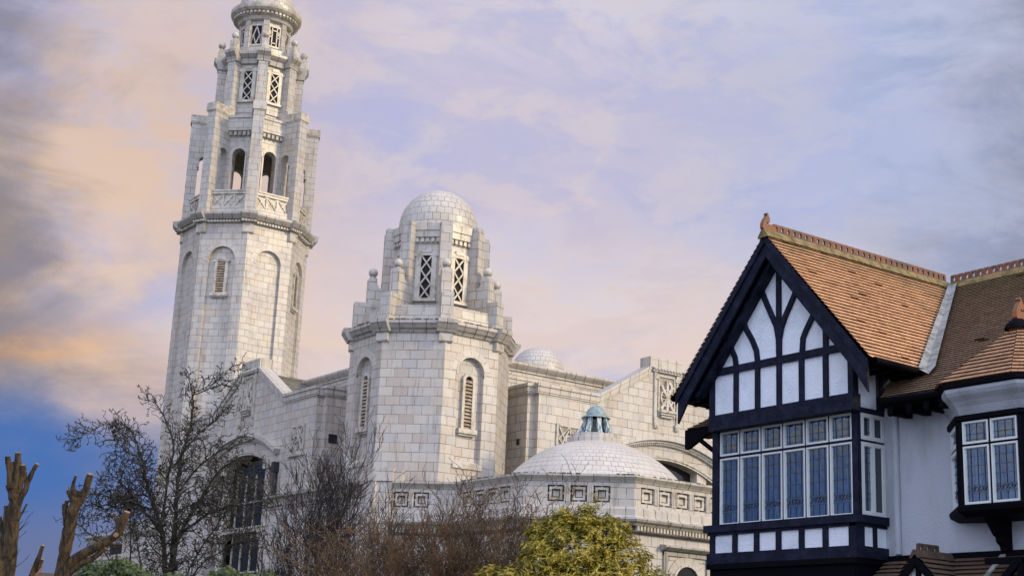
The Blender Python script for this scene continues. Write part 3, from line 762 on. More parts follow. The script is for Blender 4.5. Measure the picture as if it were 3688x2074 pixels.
def chi_rho(m, fr, tc, z0, z1, d):
    """carved P crossed by an X in a ring"""
    e = d + 0.10; zc = z0 + (z1 - z0) * 0.40; H = z1 - z0; r = H * 0.27
    m.bar(fr, (tc, z0 + 0.02), (tc, z1 - 0.08), 0.085, d, e)
    m.arcband(fr, tc + 0.02, z1 - 0.30, 0.12, 0.215, -90, 90, d, e, 10)
    for s in (-1, 1): m.bar(fr, (tc - s * 0.27, zc - 0.42), (tc + s * 0.27, zc + 0.42), 0.085, d, e - 0.006 - 0.004 * s)
    m.arcband(fr, tc, zc, r - 0.055, r, 100, 260, d, e - 0.02, 12)
    m.arcband(fr, tc, zc, r - 0.055, r, -80, 80, d, e - 0.02, 12)
    for k in range(8):
        an = radians(22.5 + 45 * k); m.bar(fr, (tc, zc), (tc + r * cos(an), zc + r * sin(an)), 0.03, d, e - 0.03)

def strap_panel(m, fr, tc, zc, hw, hh, d):
    m.box(fr, tc - hw, tc + hw, d, d + 0.05, zc + hh - 0.08, zc + hh); m.box(fr, tc - hw, tc + hw, d, d + 0.05, zc - hh, zc - hh + 0.08)
    m.box(fr, tc - hw, tc - hw + 0.08, d, d + 0.05, zc - hh + 0.08, zc + hh - 0.08); m.box(fr, tc + hw - 0.08, tc + hw, d, d + 0.05, zc - hh + 0.08, zc + hh - 0.08)
    m.box(fr, tc - hw - 0.08, tc + hw + 0.08, d, d + 0.09, zc - hh - 0.09, zc - hh)
    q = hw - 0.1; e = d + 0.075; p = hh - 0.1
    for s in (-1, 1):
        m.bar(fr, (tc - s * q, zc - p), (tc + s * q * 0.1, zc + p), 0.045, d, e); m.bar(fr, (tc - s * q * 0.15, zc - p), (tc + s * q, zc + p), 0.045, d, e - 0.003 * (2 + s))
        m.bar(fr, (tc - s * q, zc), (tc, zc + s * p), 0.04, d, e - 0.012); m.bar(fr, (tc - s * q, zc), (tc, zc - s * p), 0.04, d, e - 0.014)
    m.arcband(fr, tc, zc, 0.10, 0.15, 0, 359, d, e + 0.012, 14)

def coping_run(m, fr, pts, d):
    """parapet coping along a polyline of (t, z): front band, and a sloping cap that overhangs"""
    for (a, b), (c, e) in zip(pts[:-1], pts[1:]):
        for lo, hi, dd in ((-0.33, -0.27, 0.035), (-0.27, -0.10, 0.06), (-0.10, 0.0, 0.10)):
            m.prism([fr.p(a, d + dd, b + lo), fr.p(c, d + dd, e + lo), fr.p(c, d + dd, e + hi), fr.p(a, d + dd, b + hi)],
                    [fr.p(a, d - 0.45, b + lo), fr.p(c, d - 0.45, e + lo), fr.p(c, d - 0.45, e + hi), fr.p(a, d - 0.45, b + hi)])

def gable_front(fr, name, half, ext, d=0.0):
    """gabled arm of the church; t=0 on its axis, wall face at d"""
    kz = 10.83; bt = 12.49; kn = 3.0; bw = 0.77
    m = MB(fr.o[:2]); r = 4.85; hw = 2.62; zs = 8.19; c = zs - sqrt(r * r - hw * hw)
    z1 = 10.5
    m.archwall(fr, -half, half, 0, z1, d, 0, hw, 0, zs, 0.45, r=r, back=False, n=22)
    m.poly(fr, [(-half, z1), (half, z1), (half, kz - 0.1), (kn, kz - 0.1), (bw - 0.02, 12.05), (bw - 0.02, bt - 0.02), (-bw + 0.02, bt - 0.02), (-bw + 0.02, 12.05), (-kn, kz - 0.1), (-half, kz - 0.1)], d - 0.4, d)
    w = m.build(name, 'tile', church)
    # return walls stepping back to the corner towers
    for s in (-1, 1):
        m = MB(fr.o[:2]); t0, t1 = sorted((s * (half - 0.3), s * (half + 0.26)))
        m.box(fr, t0, t1, d - 4.2, d - 0.25, 0, kz - 0.02)
        t0, t1 = sorted((s * (half - 0.2), s * (half - 0.003))); m.box(fr, t0, t1, d - 0.3, d - 0.004, 0, kz - 0.11)
        m.build('return_wall', 'tile', w)
    for s in (-1, 1):
        m = MB(fr.o[:2]); coping_run(m, fr, [(s * half + s * 0.08, kz), (s * kn, kz), (s * bw, 12.15)], d)
        f2 = Fr(fr.p(s * half, d, 0)[:2], fr.a + (90 if s > 0 else -90))
        L = 0.30
        q = f2
        for lo, hi, dd in ((-0.33, -0.27, 0.035), (-0.27, -0.10, 0.06), (-0.10, 0.0, 0.10)):
            t0, t1 = sorted((s * (half + 0.26), s * half))
            m.box(fr, t0, t1, d - 0.6, d - 0.25 + dd, kz + lo - 0.004, kz + hi - 0.004)
            t0, t1 = sorted((s * (half + 0.26 + dd), s * (half + 0.0)))
            m.box(fr, t0, t1, d - 4.2, d - 0.25 + dd - 0.003, kz + lo - 0.008, kz + hi - 0.008)
            t0, t1 = sorted((s * (half + dd), s * (half - 0.2)))
            m.box(fr, t0, t1, d - 0.25, d + dd - 0.003, kz + lo - 0.006, kz + hi - 0.006)
        m.build('coping', 'tile_trim', w)
    m = MB(fr.o[:2]); m.box(fr, -bw, bw, d - 0.5, d + 0.05, 12.12, bt); m.box(fr, -bw + 0.06, bw - 0.06, d, d + 0.058, 12.40, 12.44)
    for i in range(9): m.ball(fr.p(-0.56 + 0.14 * i, d + 0.09, 12.07), 0.065, 8)
    m.box(fr, -0.66, 0.66, d, d + 0.10, 11.98, 12.04)
    m.build('gable_block', 'tile_trim', w)
    # carved panel
    m = MB(fr.o[:2]); P = 0.58
    for s in (-1, 1):
        m.box(fr, s * (P - 0.07) - 0.065, s * (P - 0.07) + 0.065, d, d + 0.06, 10.22, 11.98); m.box(fr, s * 0.36 - 0.03, s * 0.36 + 0.03, d, d + 0.05, 10.45, 11.85)
        m.box(fr, s * 0.47 - 0.09, s * 0.47 + 0.09, d, d + 0.075, 10.10, 10.22); dentils(m, fr, s * 0.47 - 0.09, s * 0.47 + 0.09, d, d + 0.09, 10.02, 10.10, 0.06, 0.035)
        m.box(fr, s * 0.46 - 0.07, s * 0.46 + 0.07, d + 0.01, d + 0.085, 11.72, 11.86)
    m.box(fr, -0.35, 0.35, d, d + 0.055, 11.83, 11.88)
    m.box(fr, -0.36, 0.36, d, d + 0.20, 10.58, 10.66); m.box(fr, -0.32, 0.32, d, d + 0.15, 10.50, 10.58); m.box(fr, -0.27, 0.27, d, d + 0.10, 10.42, 10.50)
    m.build('carved_panel', 'relief', w)
    m = MB(fr.o[:2]); m.box(fr, -0.33, 0.33, d - 0.01, d + 0.012, 10.66, 11.83); m.build('panel_ground', 'ground', w)
    m = MB(fr.o[:2]); chi_rho(m, fr, 0, 10.66, 11.80, d); m.build('chi_rho', 'stone', w)
    for s in (-1, 1):
        m = MB(fr.o[:2]); m.box(fr, s * 4.22 - 0.44, s * 4.22 + 0.44, d - 0.01, d + 0.012, 8.68, 9.56); m.build('panel_ground', 'ground', w)
        m = MB(fr.o[:2]); strap_panel(m, fr, s * 4.22, 9.12, 0.50, 0.50, d); m.build('strapwork_panel', 'relief', w)
    # hood and archivolt
    m = MB(fr.o[:2]); al = math.degrees(math.acos(2.95 / 5.64))
    m.arcband(fr, 0, c, 5.50, 5.64, al, 180 - al, d - 0.02, d + 0.24, 30)
    m.arcband(fr, 0, c, 5.42, 5.50, al, 180 - al, d - 0.02, d + 0.14, 30)
    m.build('hood_moulding', 'ring', w)
    m = MB(fr.o[:2]); m.arcband(fr, 0, c, 5.34, 5.42, al + 1, 179 - al, d - 0.02, d + 0.09, 60)
    for i in range(64):
        an = radians(al + 1 + (178 - 2 * al) * i / 63); m.ball(fr.p(5.38 * cos(an), d + 0.09, c + 5.38 * sin(an)), 0.036, 6)
    m.build('bead_moulding', 'relief', w); m = MB(fr.o[:2])
    m.arcband(fr, 0, c, 4.92, 5.0, al - 3, 183 - al, d - 0.02, d + 0.05, 30)
    m.arcband(fr, 0, c, 4.85, 4.92, al - 3, 183 - al, d - 0.30, d + 0.02, 30)
    m.build('arch_lining', 'relief', w)
    # window inside the arch: mullions, columns with scrolled capitals, glazing
    m = MB(fr.o[:2])
    for x in (-1.75, 1.75):
        m.box(fr, x - 0.16, x + 0.16, d - 0.42, d - 0.16, 6.35, 8.9); m.box(fr, x - 0.22, x + 0.22, d - 0.40, d - 0.05, 8.35, 8.72)
    m.box(fr, -hw, hw, d - 0.44, d - 0.10, 6.18, 6.36); m.box(fr, -hw, hw, d - 0.42, d - 0.06, 6.30, 6.36)
    m.build('window_frame', 'stone', w)
    for x in (-1.75, 1.75):
        m = MB(fr.o[:2]); m.revolve(fr.p(x, d - 0.22, 0), [(0.17, 0), (0.17, 2.0), (0.145, 5.9)], 20)
        m.box(fr, x - 0.24, x + 0.24, d - 0.4, d - 0.04, 6.10, 6.18)
        for s in (-1, 1):
            m.arcband(fr, x + s * 0.17, 6.0, 0.035, 0.115, 0, 359, d - 0.36, d - 0.06, 14); m.arcband(fr, x + s * 0.17, 6.0, 0.0, 0.035, 0, 359, d - 0.36, d - 0.045, 8)
        m.build('scroll_column', 'stone', w)
    m = MB(fr.o[:2])
    H = [(x, z) for x, z in m.arch_hole(0, hw, zs, r, 20)]
    m.face([fr.p(-hw, d - 0.43, 0), fr.p(hw, d - 0.43, 0)] + [fr.p(x, d - 0.43, z) for x, z in H[::-1]])
    pane = m.build('window_pane', 'leadlight', w)
    m = MB(fr.o[:2])
    for x in (-2.2, -1.15, -0.4, 0.4, 1.15, 2.2): m.box(fr, x - 0.03, x + 0.03, d - 0.43, d - 0.38, 0, 8.3)
    for z in (2.0, 3.4, 4.8, 7.3): m.box(fr, -hw, hw, d - 0.43, d - 0.385, z - 0.025, z + 0.025)
    m.build('glazing_bar', 'stone', w)
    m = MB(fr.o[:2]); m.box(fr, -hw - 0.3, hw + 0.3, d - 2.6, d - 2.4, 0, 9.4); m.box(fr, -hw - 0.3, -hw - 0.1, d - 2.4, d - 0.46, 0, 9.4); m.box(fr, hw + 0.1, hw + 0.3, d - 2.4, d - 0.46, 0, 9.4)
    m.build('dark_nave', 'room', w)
    return w

GA = Fr((22.3, 48.42), 180); GB = Fr((32.65, 37.05), 270)
wa = gable_front(GA, 'west_gable', 5.40, 0)
wb = gable_front(GB, 'south_gable', 5.45, 0)

def church_body():
    # slate roofs behind the gables
    for fr, nm, w in ((GA, 'slate_roof', wa), (GB, 'slate_roof', wb)):
        m = MB(fr.o[:2])
        for s in (-1, 1):
            A = [fr.p(0, -0.4, 12.02), fr.p(0, -6, 12.02), fr.p(s * 3.3, -6, 10.45), fr.p(s * 3.3, -0.4, 10.45)]
            n = 9
            for i in range(n):
                f0, f1 = i / n, (i + 1) / n
                p = [A[0].lerp(A[3], f0), A[1].lerp(A[2], f0), A[1].lerp(A[2], f1), A[0].lerp(A[3], f1)]
                p[2] = p[2] + Vector((0, 0, 0.03)); p[3] = p[3] + Vector((0, 0, 0.03))
                m.face(p); q = p[3] - Vector((0, 0, 0.03)); r = p[2] - Vector((0, 0, 0.03)); m.face([p[3], p[2], r, q])
        m.box(fr, -0.12, 0.12, -6, -0.4, 11.98, 12.08)
        m.build(nm, 'slate', w)
    # upper storey set back behind the arms
    m = MB((33, 48)); f = Fr((33.5, 48.5), 270)
    m.box(f, -9.0, 8.5, -9.0, 9.0, 0, 11.86)
    m.box(f, -2, 7.0, -8, 10.9, 0, 10.2)
    b = m.build('upper_storey', 'tile', church)
    m = MB((33, 48))
    for fr, t0, t1 in ((Fr((24.5, 48.5), 180), -9.1, 9.1), (Fr((33.5, 39.5), 270), -9.1, 9.1)):
        d = 0.0
        m.box(fr, t0, t1, -0.5, 0.05, 11.70, 11.76); m.polyd(fr, [(-0.5, 11.76), (0.06, 11.76), (0.14, 11.86), (0.18, 11.93), (0.18, 12.0), (-0.5, 12.06)], t0 - 0.14, t1 + 0.14)
        m.box(fr, t0, t1, -0.4, 0.03, 11.42, 11.46)
    m.build('upper_cornice', 'tile_trim', b)
    # a small weathered scroll block with a dark cap on the upper roof
    m = MB((27, 41)); q = Fr((27.3, 40.2), 270)
    m.poly(q, [(-0.6, 12.0), (0.62, 12.0), (0.55, 12.14), (0.35, 12.26), (-0.6, 12.32)], -0.3, 0.1); m.build('roof_kerb', 'tile_trim', b)
    m = MB((27, 41)); m.box(q, -0.5, 0.05, -0.2, 0.0, 12.31, 12.52); m.box(q, -0.45, 0.1, -0.25, 0.05, 12.46, 12.54); m.build('roof_hatch', 'iron', b)
    # overflow vents with rust-stained spouts, and a black downpipe
    m = MB((27, 38)); v = Fr((26.94, 37.9), 180)
    m.box(v, 0.1, 0.23, 0, 0.03, 8.85, 9.05)
    m.build('vent', 'iron', wb)
    m = MB((22, 43)); fv = Fr((22.6, 42.78), 270)
    m.box(fv, 0.1, 0.42, 0.0, 0.05, 8.9, 9.2); m.build('vent', 'iron', wa)
    m = MB((22, 45)); P = [GA.p(2.86, 0.08, z) for z in (0, 3, 8.25)]
    m.tube(P, [0.075] * 3, 10); m.box(GA, 2.74, 2.98, 0.0, 0.2, 8.1, 8.45)
    for z in (2, 4.4, 6.8): m.revolve(GA.p(2.86, 0.08, 0), [(0.075, z), (0.10, z + 0.01), (0.10, z + 0.12), (0.075, z + 0.13)], 12)
    m.build('downpipe', 'iron', wa)
church_body()

def fret_panel(m, fr, tc, z0, z1, d, hw=0.225):
    zc = (z0 + z1) / 2
    a = 0.145; e0, e1 = d - 0.15, d - 0.02
    for s in (-1, 1):
        m.box(fr, tc + s * a - 0.032, tc + s * a + 0.032, e0, e1, zc - a - 0.032, zc + a + 0.032)
        m.box(fr, tc - a + 0.032, tc + a - 0.032, e0, e1 - 0.003, zc + s * a - 0.032, zc + s * a + 0.032)
        m.box(fr, min(tc + s * (a + 0.03), tc + s * hw), max(tc + s * (a + 0.03), tc + s * hw), e0, e1 - 0.02, zc - 0.025, zc + 0.025)
        m.box(fr, tc - 0.025, tc + 0.025, e0, e1 - 0.02, min(zc + s * (a + 0.03), zc + s * (z1 - zc)), max(zc + s * (a + 0.03), zc + s * (z1 - zc)))
    m.box(fr, tc - 0.085, tc + 0.085, e0, e1 - 0.045, zc - 0.085, zc + 0.085)

def parapet_run(walls, panels, trims, dent, fr, t0, t1, d, centres):
    """one straight run of the fretted parapet with its two cornices"""
    P0, P1 = 6.20, 6.64; hw = 0.225
    edges = [t0] + [x for c in centres for x in (c - hw, c + hw)] + [t1]
    for i in range(0, len(edges), 2): walls.box(fr, edges[i], edges[i + 1], d - 0.3, d, P0, P1)
    walls.box(fr, t0, t1, d - 0.3, d, P1, 6.76); walls.box(fr, t0, t1, d - 0.3, d - 0.002, 6.08, P0)
    walls.box(fr, t0, t1, d - 0.31, d - 0.24, P0, P1)
    for c in centres:
        q = MB(fr.o[:2]); fret_panel(q, fr, c, P0, P1, d, hw); q.build('fret_panel', 'stone', panels.owner)
    for c0, c1 in zip(centres[:-1], centres[1:]):
        g = (c0 + c1) / 2
        q = MB(fr.o[:2]); q.box(fr, g - 0.08, g + 0.08, d, d + 0.004, P0, P1)
        for s in (-1, 0, 1): q.box(fr, g + s * 0.055 - 0.018, g + s * 0.055 + 0.018, d + 0.004, d + 0.024, P0, P1)
        q.build('fluted_strip', 'stone', panels.owner)
VPROF_TOP = [(-0.3, 6.74), (0.02, 6.74), (0.04, 6.78), (0.10, 6.84), (0.14, 6.88), (0.14, 6.94), (-0.3, 6.98)]
VPROF_SILL = [(-0.2, 6.09), (0.03, 6.09), (0.10, 6.03), (0.10, 5.86), (0.16, 5.82), (0.16, 5.80), (-0.2, 5.80)]
VPROF_LOW = [(-0.2, 5.805), (0.24, 5.79), (0.26, 5.76), (0.24, 5.70), (0.16, 5.66), (0.12, 5.60), (-0.2, 5.60)]
VPROF_ARCH = [(-0.2, 5.47), (0.10, 5.47), (0.13, 5.44), (0.08, 5.40), (-0.2, 5.39)]

def mitred(m, pts, prof, closed=False):
    """sweep (offset, z) along a plan polyline, outside on the right-hand side"""
    rows = []
    P = [Vector((x, y, 0)) for x, y in pts]
    for i, p in enumerate(P):
        e = []
        if i > 0: e.append((P[i] - P[i - 1]).normalized())
        if i < len(P) - 1: e.append((P[i + 1] - P[i]).normalized())
        ns = [Vector((x.y, -x.x, 0)) for x in e]
        n = sum(ns, Vector()).normalized(); k = 1 / max(0.3, n.dot(ns[0]))
        rows.append([p + n * o * k + Vector((0, 0, z)) for o, z in prof])
    for a, b in zip(rows[:-1], rows[1:]):
        for j in range(len(prof) - 1): m.face([a[j], b[j], b[j + 1], a[j + 1]])
    m.face(rows[0]); m.face(rows[-1])

def vestry():
    V = (26.4, 33.07); a = 3.60
    h = a * T8
    fl = Fr((V[0], V[1]), 180); fd = Fr((V[0], V[1]), 225); fb = Fr((V[0], V[1]), 270)
    c1 = fl.p(h, a, 0); c2 = fd.p(h, a, 0)
    conc = Vector((c1.x, 34.86, 0)); n = Vector((-1, 1, 0)).normalized()
    pier = conc + n * 2.05
    far = Vector((31.5, c2.y, 0))
    path = [(pier.x, pier.y), (conc.x, conc.y), (c1.x, c1.y), (c2.x, c2.y), (far.x, far.y)]
    m = MB(V); P = [Vector((x, y, 0)) for x, y in path]
    for p, q in zip(P[:-1], P[1:]):
        m.face([p, q, q + Vector((0, 0, 6.1)), p + Vector((0, 0, 6.1))])
    m.face([far, far + Vector((0, 7.4, 0)), far + Vector((0, 7.4, 6.7)), far + Vector((0, 0, 6.7))])
    m.face([p + Vector((0, 0, 6.5)) for p in P] + [Vector((31.5, 36.9, 6.5)), Vector((22.0, 38.0, 6.5))])
    v = m.build('vestry', 'tile_low', church)
    walls = MB(V); pan = MB(V); pan.owner = v; tr = MB(V); dn = MB(V)
    parapet_run(walls, pan, tr, dn, fd, -h, h, a, [-0.62, 0.0, 0.62])
    parapet_run(walls, pan, tr, dn, fb, -h, h + 3.6, a, [-1.03, -0.40, 0.23, 0.86, 1.49, 2.6, 3.23, 3.86])
    L = conc.y - V[1]
    parapet_run(walls, pan, tr, dn, fl, -L, h, a, [-1.25, -0.62, 0.01, 0.62])
    fp = Fr(((conc.x + pier.x) / 2, (conc.y + pier.y) / 2), 225)
    parapet_run(walls, pan, tr, dn, fp, -1.02, 1.02, 0, [-0.62, -0.02])
    walls.build('parapet', 'tile_low', v)
    for fr, t0, t1, d in ((fd, -h, h, a), (fb, -h, h + 3.6, a), (fl, -L, h, a), (fp, -1.0, 1.0, 0)):
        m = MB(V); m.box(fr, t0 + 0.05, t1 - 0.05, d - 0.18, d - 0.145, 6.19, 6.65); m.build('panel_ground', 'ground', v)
        m = MB(V); m.box(fr, t0, t1, d - 0.05, d + 0.022, 5.455, 5.615); m.build('dentil_ground', 'darkfaience', v)
    m = MB(V); mitred(m, path, VPROF_TOP); m.build('parapet_cornice', 'tile_trim', v)
    m = MB(V); mitred(m, path, VPROF_SILL); m.build('parapet_sill', 'tile_trim', v)
    m = MB(V); mitred(m, path, VPROF_LOW); m.build('lower_cornice', 'dirtytile', v)
    m = MB(V); mitred(m, path, VPROF_ARCH); m.build('architrave', 'darkfaience', v)
    R = random.Random(77); m = MB(V)
    for fr, t0, t1, d in ((fd, -h, h, a), (fb, -h, h + 3.6, a), (fl, -L, h, a)):
        for z, o in ((5.80, 0.17), (6.945, 0.14)):
            x = t0
            while x < t1:
                w = R.uniform(0.02, 0.14)
                if R.random() < 0.6: m.box(fr, x, min(x + w, t1), d + o - 0.05, d + o + 0.006, z - R.uniform(0.01, 0.03), z + R.uniform(0.004, 0.016))
                x += w + R.uniform(0.0, 0.16)
    m.build('ledge_moss', 'darkfaience', v, kind='stuff')
    for fr, t0, t1, d in ((fd, -h, h, a), (fb, -h, h + 3.6, a), (fl, -L, h, a), (fp, -1.0, 1.0, 0)):
        m = MB(V); m.box(fr, t0 + 0.01, t1 - 0.01, d, d + 0.05, 5.596, 5.608); dentils(m, fr, t0 + 0.02, t1 - 0.02, d + 0.0, d + 0.11, 5.475, 5.60, 0.115, 0.066)
        m.build('dentil_band', 'stone', v)
    # end pier
    m = MB(V); fq = Fr((pier.x, pier.y), 225)
    m.box(fq, -0.30, 0.12, -0.3, 0.16, 0, 6.92); m.box(fq, -0.34, 0.16, -0.34, 0.20, 6.92, 7.30); m.box(fq, 0.16, 0.40, -0.34, 0.02, 6.92, 7.26)
    m.build('parapet_pier', 'tile_low', v)
    # shallow dome with step ring
    R = 3.3; zc = 5.114
    prof = [(R * sin(an), zc + R * cos(an)) for an in [radians(66 - 53.2 * i / 16) for i in range(17)]]
    m = MB(V); m.revolve(V, prof, 72); m.build('shallow_dome', 'tile_wide_dome', v)
    m = MB(V); m.loft(V, [(0.80, 8.25), (0.80, 8.44), (0.77, 8.46), (0.72, 8.47), (0.72, 8.57), (0.3, 8.58)], n=12, phase=0, cap=True); m.build('dome_curb', 'tile_trim', v)
    # copper lantern
    m = MB(V)
    m.revolve(V, [(0.36, 9.10), (0.43, 9.08), (0.435, 9.10), (0.40, 9.135), (0.30, 9.16)] , 28)
    m.revolve(V, [(0.30, 9.15)] + [(0.295 * cos(pi / 2 * i / 8), 9.18 + 0.29 * sin(pi / 2 * i / 8)) for i in range(9)], 28)
    ln = m.build('copper_lantern', 'copper', v)
    for k in range(8):
        fr = Fr(V, 22.5 + 45 * k); m = MB(V)
        m.polyd(fr, [(0.60, 8.56), (0.53, 8.64), (0.46, 8.76), (0.39, 8.96), (0.37, 9.10), (0.29, 9.10), (0.31, 8.78), (0.38, 8.56)], -0.06, 0.06)
        m.build('lantern_post', 'paleverdi', v)
    m = MB(V); m.loft(V, [(0.42, 8.56), (0.31, 8.80), (0.28, 9.09)]); m.build('lantern_glazing', 'leadlight', v)
    m = MB(V); m.loft(V, [(0.2, 8.56), (0.17, 9.06)]); m.build('lantern_core', 'dark', v)
    # arched doorway with a hood on the right-hand face
    tc = 0.40
    m = MB(V); m.polyd(fb, [(a, 5.02), (a + 0.12, 5.06), (a + 0.26, 5.12), (a + 0.26, 5.17), (a, 5.2)], tc - 0.95, tc + 0.95)
    for s in (-1, 1): m.box(fb, tc + s * 0.78 - 0.07, tc + s * 0.78 + 0.07, a, a + 0.06, 0, 5.02)
    m.box(fb, tc - 0.85, tc + 0.85, a, a + 0.055, 4.92, 5.02); m.build('door_hood', 'dirtytile', v)
    m = MB(V); m.arcband(fb, tc, 4.24, 0.46, 0.70, 0, 180, a, a + 0.03, 14); m.arcband(fb, tc, 4.24, 0.43, 0.50, 0, 180, a, a + 0.06, 14); m.build('door_arch', 'ring', v)
    m = MB(V); m.poly(fb, [(tc - 0.43, 0), (tc + 0.43, 0)] + [(tc + 0.43 * cos(pi * i / 10), 4.24 + 0.43 * sin(pi * i / 10)) for i in range(11)], a - 0.02, a + 0.01); m.build('door_opening', 'dark', v)
    # low west aisle beside the pier, with its own cornice
    fw = Fr((20.95, 39.9), 180)
    m = MB((21, 40)); m.box(fw, -3.4, 3.5, -1.6, 0, 0, 6.9)
    w = m.build('west_aisle', 'tile_low', church)
    m = MB((21, 40)); m.polyd(fw, [(-0.3, 6.66), (0.02, 6.66), (0.10, 6.80), (0.18, 6.86), (0.18, 6.93), (-0.3, 6.98)], -3.5, 3.0); m.box(fw, -3.4, 3.0, -0.1, 0.05, 6.5, 6.6)
    dentils(m, fw, -3.4, 3.0, 0, 0.1, 6.58, 6.66, 0.12, 0.07); m.build('aisle_cornice', 'dirtytile', w)
    for t in ():
        m = MB((21, 40)); m.box(fw, t - 0.5, t + 0.5, -0.02, 0.012, 4.2, 6.2); m.build('aisle_window', 'dark', w)
        m = MB((21, 40))
        for s in (-1, 1): m.box(fw, t + s * 0.55 - 0.06, t + s * 0.55 + 0.06, 0, 0.08, 4.1, 6.26)
        m.box(fw, t - 0.7, t + 0.7, 0, 0.12, 4.0, 4.12)
        m.build('window_surround', 'stone', w)
    # low entrance block at the foot of the tower
    fn = Fr((22.6, 60.2), 180)
    m = MB((22, 60)); m.box(fn, -4.2, 3.2, -4.0, 0, 0, 6.85); w = m.build('north_porch', 'tile_low', church)
    m = MB((22, 60)); m.polyd(fn, [(-0.3, 6.55), (0.03, 6.55), (0.14, 6.70), (0.2, 6.78), (0.2, 6.86), (-0.3, 6.92)], -4.3, 3.3); m.box(fn, -4.2, 3.2, -0.1, 0.05, 5.75, 5.85); m.build('porch_cornice', 'tile_trim', w)
    m = MB((22, 60)); m.box(fn, -1.6, -0.2, 0.0, 0.012, 5.95, 6.35); m.build('porch_window', 'dark', w)
    m = MB((22, 60)); m.poly(fn, [(-2.4, 6.9), (1.3, 6.9), (0.9, 7.4), (-2.0, 7.4)], -3, -0.4); m.build('porch_roof', 'lead', w)
vestry()

# ------------------------------------------------------------------ house
YC = 15.377
house = empty('timber_framed_house', (18, 13, 0), 'black and white half timbered house with orange clay tiled roof and steep front gable', 'house')
HF = Fr((16.0, YC), 180); SF = Fr((16.0, 13.95), 270)

def tiled(m, ends, f0, f1, slope_len, gauge, normal, w=0.165, lift=0.022, rnd=None):
    """courses of separate plain tiles; ends(f) gives both ends of the course line at height fraction f"""
    rnd = rnd or random
    n = max(1, int(round(slope_len * (f1 - f0) / gauge)))
    for i in range(n):
        a = f0 + (f1 - f0) * i / n; b = f0 + (f1 - f0) * (i + 1) / n
        P0, P1 = ends(a); Q0, Q1 = ends(b)
        L = (P1 - P0).length
        if L < 0.03: continue
        k = max(1, int(round(L / w))); e = (P1 - P0) / L
        wob = lift * 0.05
        off = 0.5 if i % 2 else 0.0
        cuts = [0.0] + [min(1, max(0, (j + off) / k)) for j in range(k + 1)] + [1.0]
        cuts = sorted(set(round(c, 4) for c in cuts))
        for c, d in zip(cuts[:-1], cuts[1:]):
            if d - c < 1e-4: continue
            up = normal * (lift + rnd.uniform(-wob, wob) + (0.012 if rnd.random() < 0.012 else 0)); sk = rnd.uniform(-0.05, 0.05) * lift
            dn = (P0 - Q0).normalized() * rnd.uniform(-0.0015, 0.0015)
            p = P0.lerp(P1, c) + up + dn; q = P0.lerp(P1, d) + up * (1 + sk / lift) + dn
            r = Q0.lerp(Q1, d) + normal * 0.001; s_ = Q0.lerp(Q1, c) + normal * 0.001
            u0 = c * L; u1 = d * L; v0 = a * slope_len; v1 = b * slope_len
            um = 20 + (u0 + u1) / 2
            bw = 0.165
            # one brick cell of the texture per tile, so that each tile takes one colour
            cell = rnd.randint(2, 400); row = rnd.randint(2, 200) * 2
            uv = [(cell * bw + 0.006, row * gauge + 0.006), ((cell + 1) * bw - 0.006, row * gauge + 0.006), ((cell + 1) * bw - 0.006, (row + 1) * gauge - 0.006), (cell * bw + 0.006, (row + 1) * gauge - 0.006)]
            m.face([p, q, r, s_], uv)
            th = normal * 0.026 + (P0 - Q0).normalized() * 0.020
            m.face([p, q, q - th, p - th], [uv[0], uv[1], uv[1], uv[0]])

def cresting(m, P, Q, up, pitch=0.136, h=0.16, thick=0.035):
    """pierced ridge crest: plates with a hole, notched between"""
    L = (Q - P).length; e = (Q - P) / L; n = int(L / pitch); s = e.cross(up).normalized() * thick / 2
    for i in range(n):
        c = P + e * (i + 0.5) * pitch; hw = pitch / 2
        out = [(-hw, 0), (hw, 0), (hw, h * 0.82), (hw * 0.8, h), (-hw * 0.8, h), (-hw, h * 0.82)]
        out8 = [(-hw, 0), (0, 0), (hw, 0), (hw, h * 0.45), (hw, h * 0.84), (hw * 0.78, h), (-hw * 0.78, h), (-hw, h * 0.84), (-hw, h * 0.45)]
        N = len(out8); hc = h * 0.50
        inn = []
        for (x, y) in out8:
            a = atan2(y - hc, x); inn.append((0.028 * cos(a), hc + 0.044 * sin(a)))
        for sd in (s, -s):
            for k in range(N):
                j = (k + 1) % N
                m.face([c + e * out8[k][0] + up * out8[k][1] + sd, c + e * out8[j][0] + up * out8[j][1] + sd, c + e * inn[j][0] + up * inn[j][1] + sd, c + e * inn[k][0] + up * inn[k][1] + sd])
        for ring in (out8, inn):
            for k in range(N):
                j = (k + 1) % N
                m.face([c + e * ring[k][0] + up * ring[k][1] + s, c + e * ring[j][0] + up * ring[j][1] + s, c + e * ring[j][0] + up * ring[j][1] - s, c + e * ring[k][0] + up * ring[k][1] - s])

def ridge_base(m, P, Q, w=0.13, drop=0.13):
    e = (Q - P).normalized(); s = Vector((-e.y, e.x, 0)); u = Vector((0, 0, 1))
    prof = [(-w, -drop), (-w * 0.75, -drop * 0.55), (-0.03, 0.015), (0.03, 0.015), (w * 0.75, -drop * 0.55), (w, -drop)]
    A = [P + s * x + u * y for x, y in prof]; B = [Q + s * x + u * y for x, y in prof]
    L = (Q - P).length; n = int(L / 0.3)
    for k in range(n):
        a = [x.lerp(y, k / n) for x, y in zip(A, B)]; b = [x.lerp(y, (k + 0.985) / n) for x, y in zip(A, B)]
        g = u * random.uniform(0, 0.008)
        for i in range(len(prof) - 1): m.face([a[i] + g, a[i + 1] + g, b[i + 1] + g, b[i] + g])
    m.face(A)

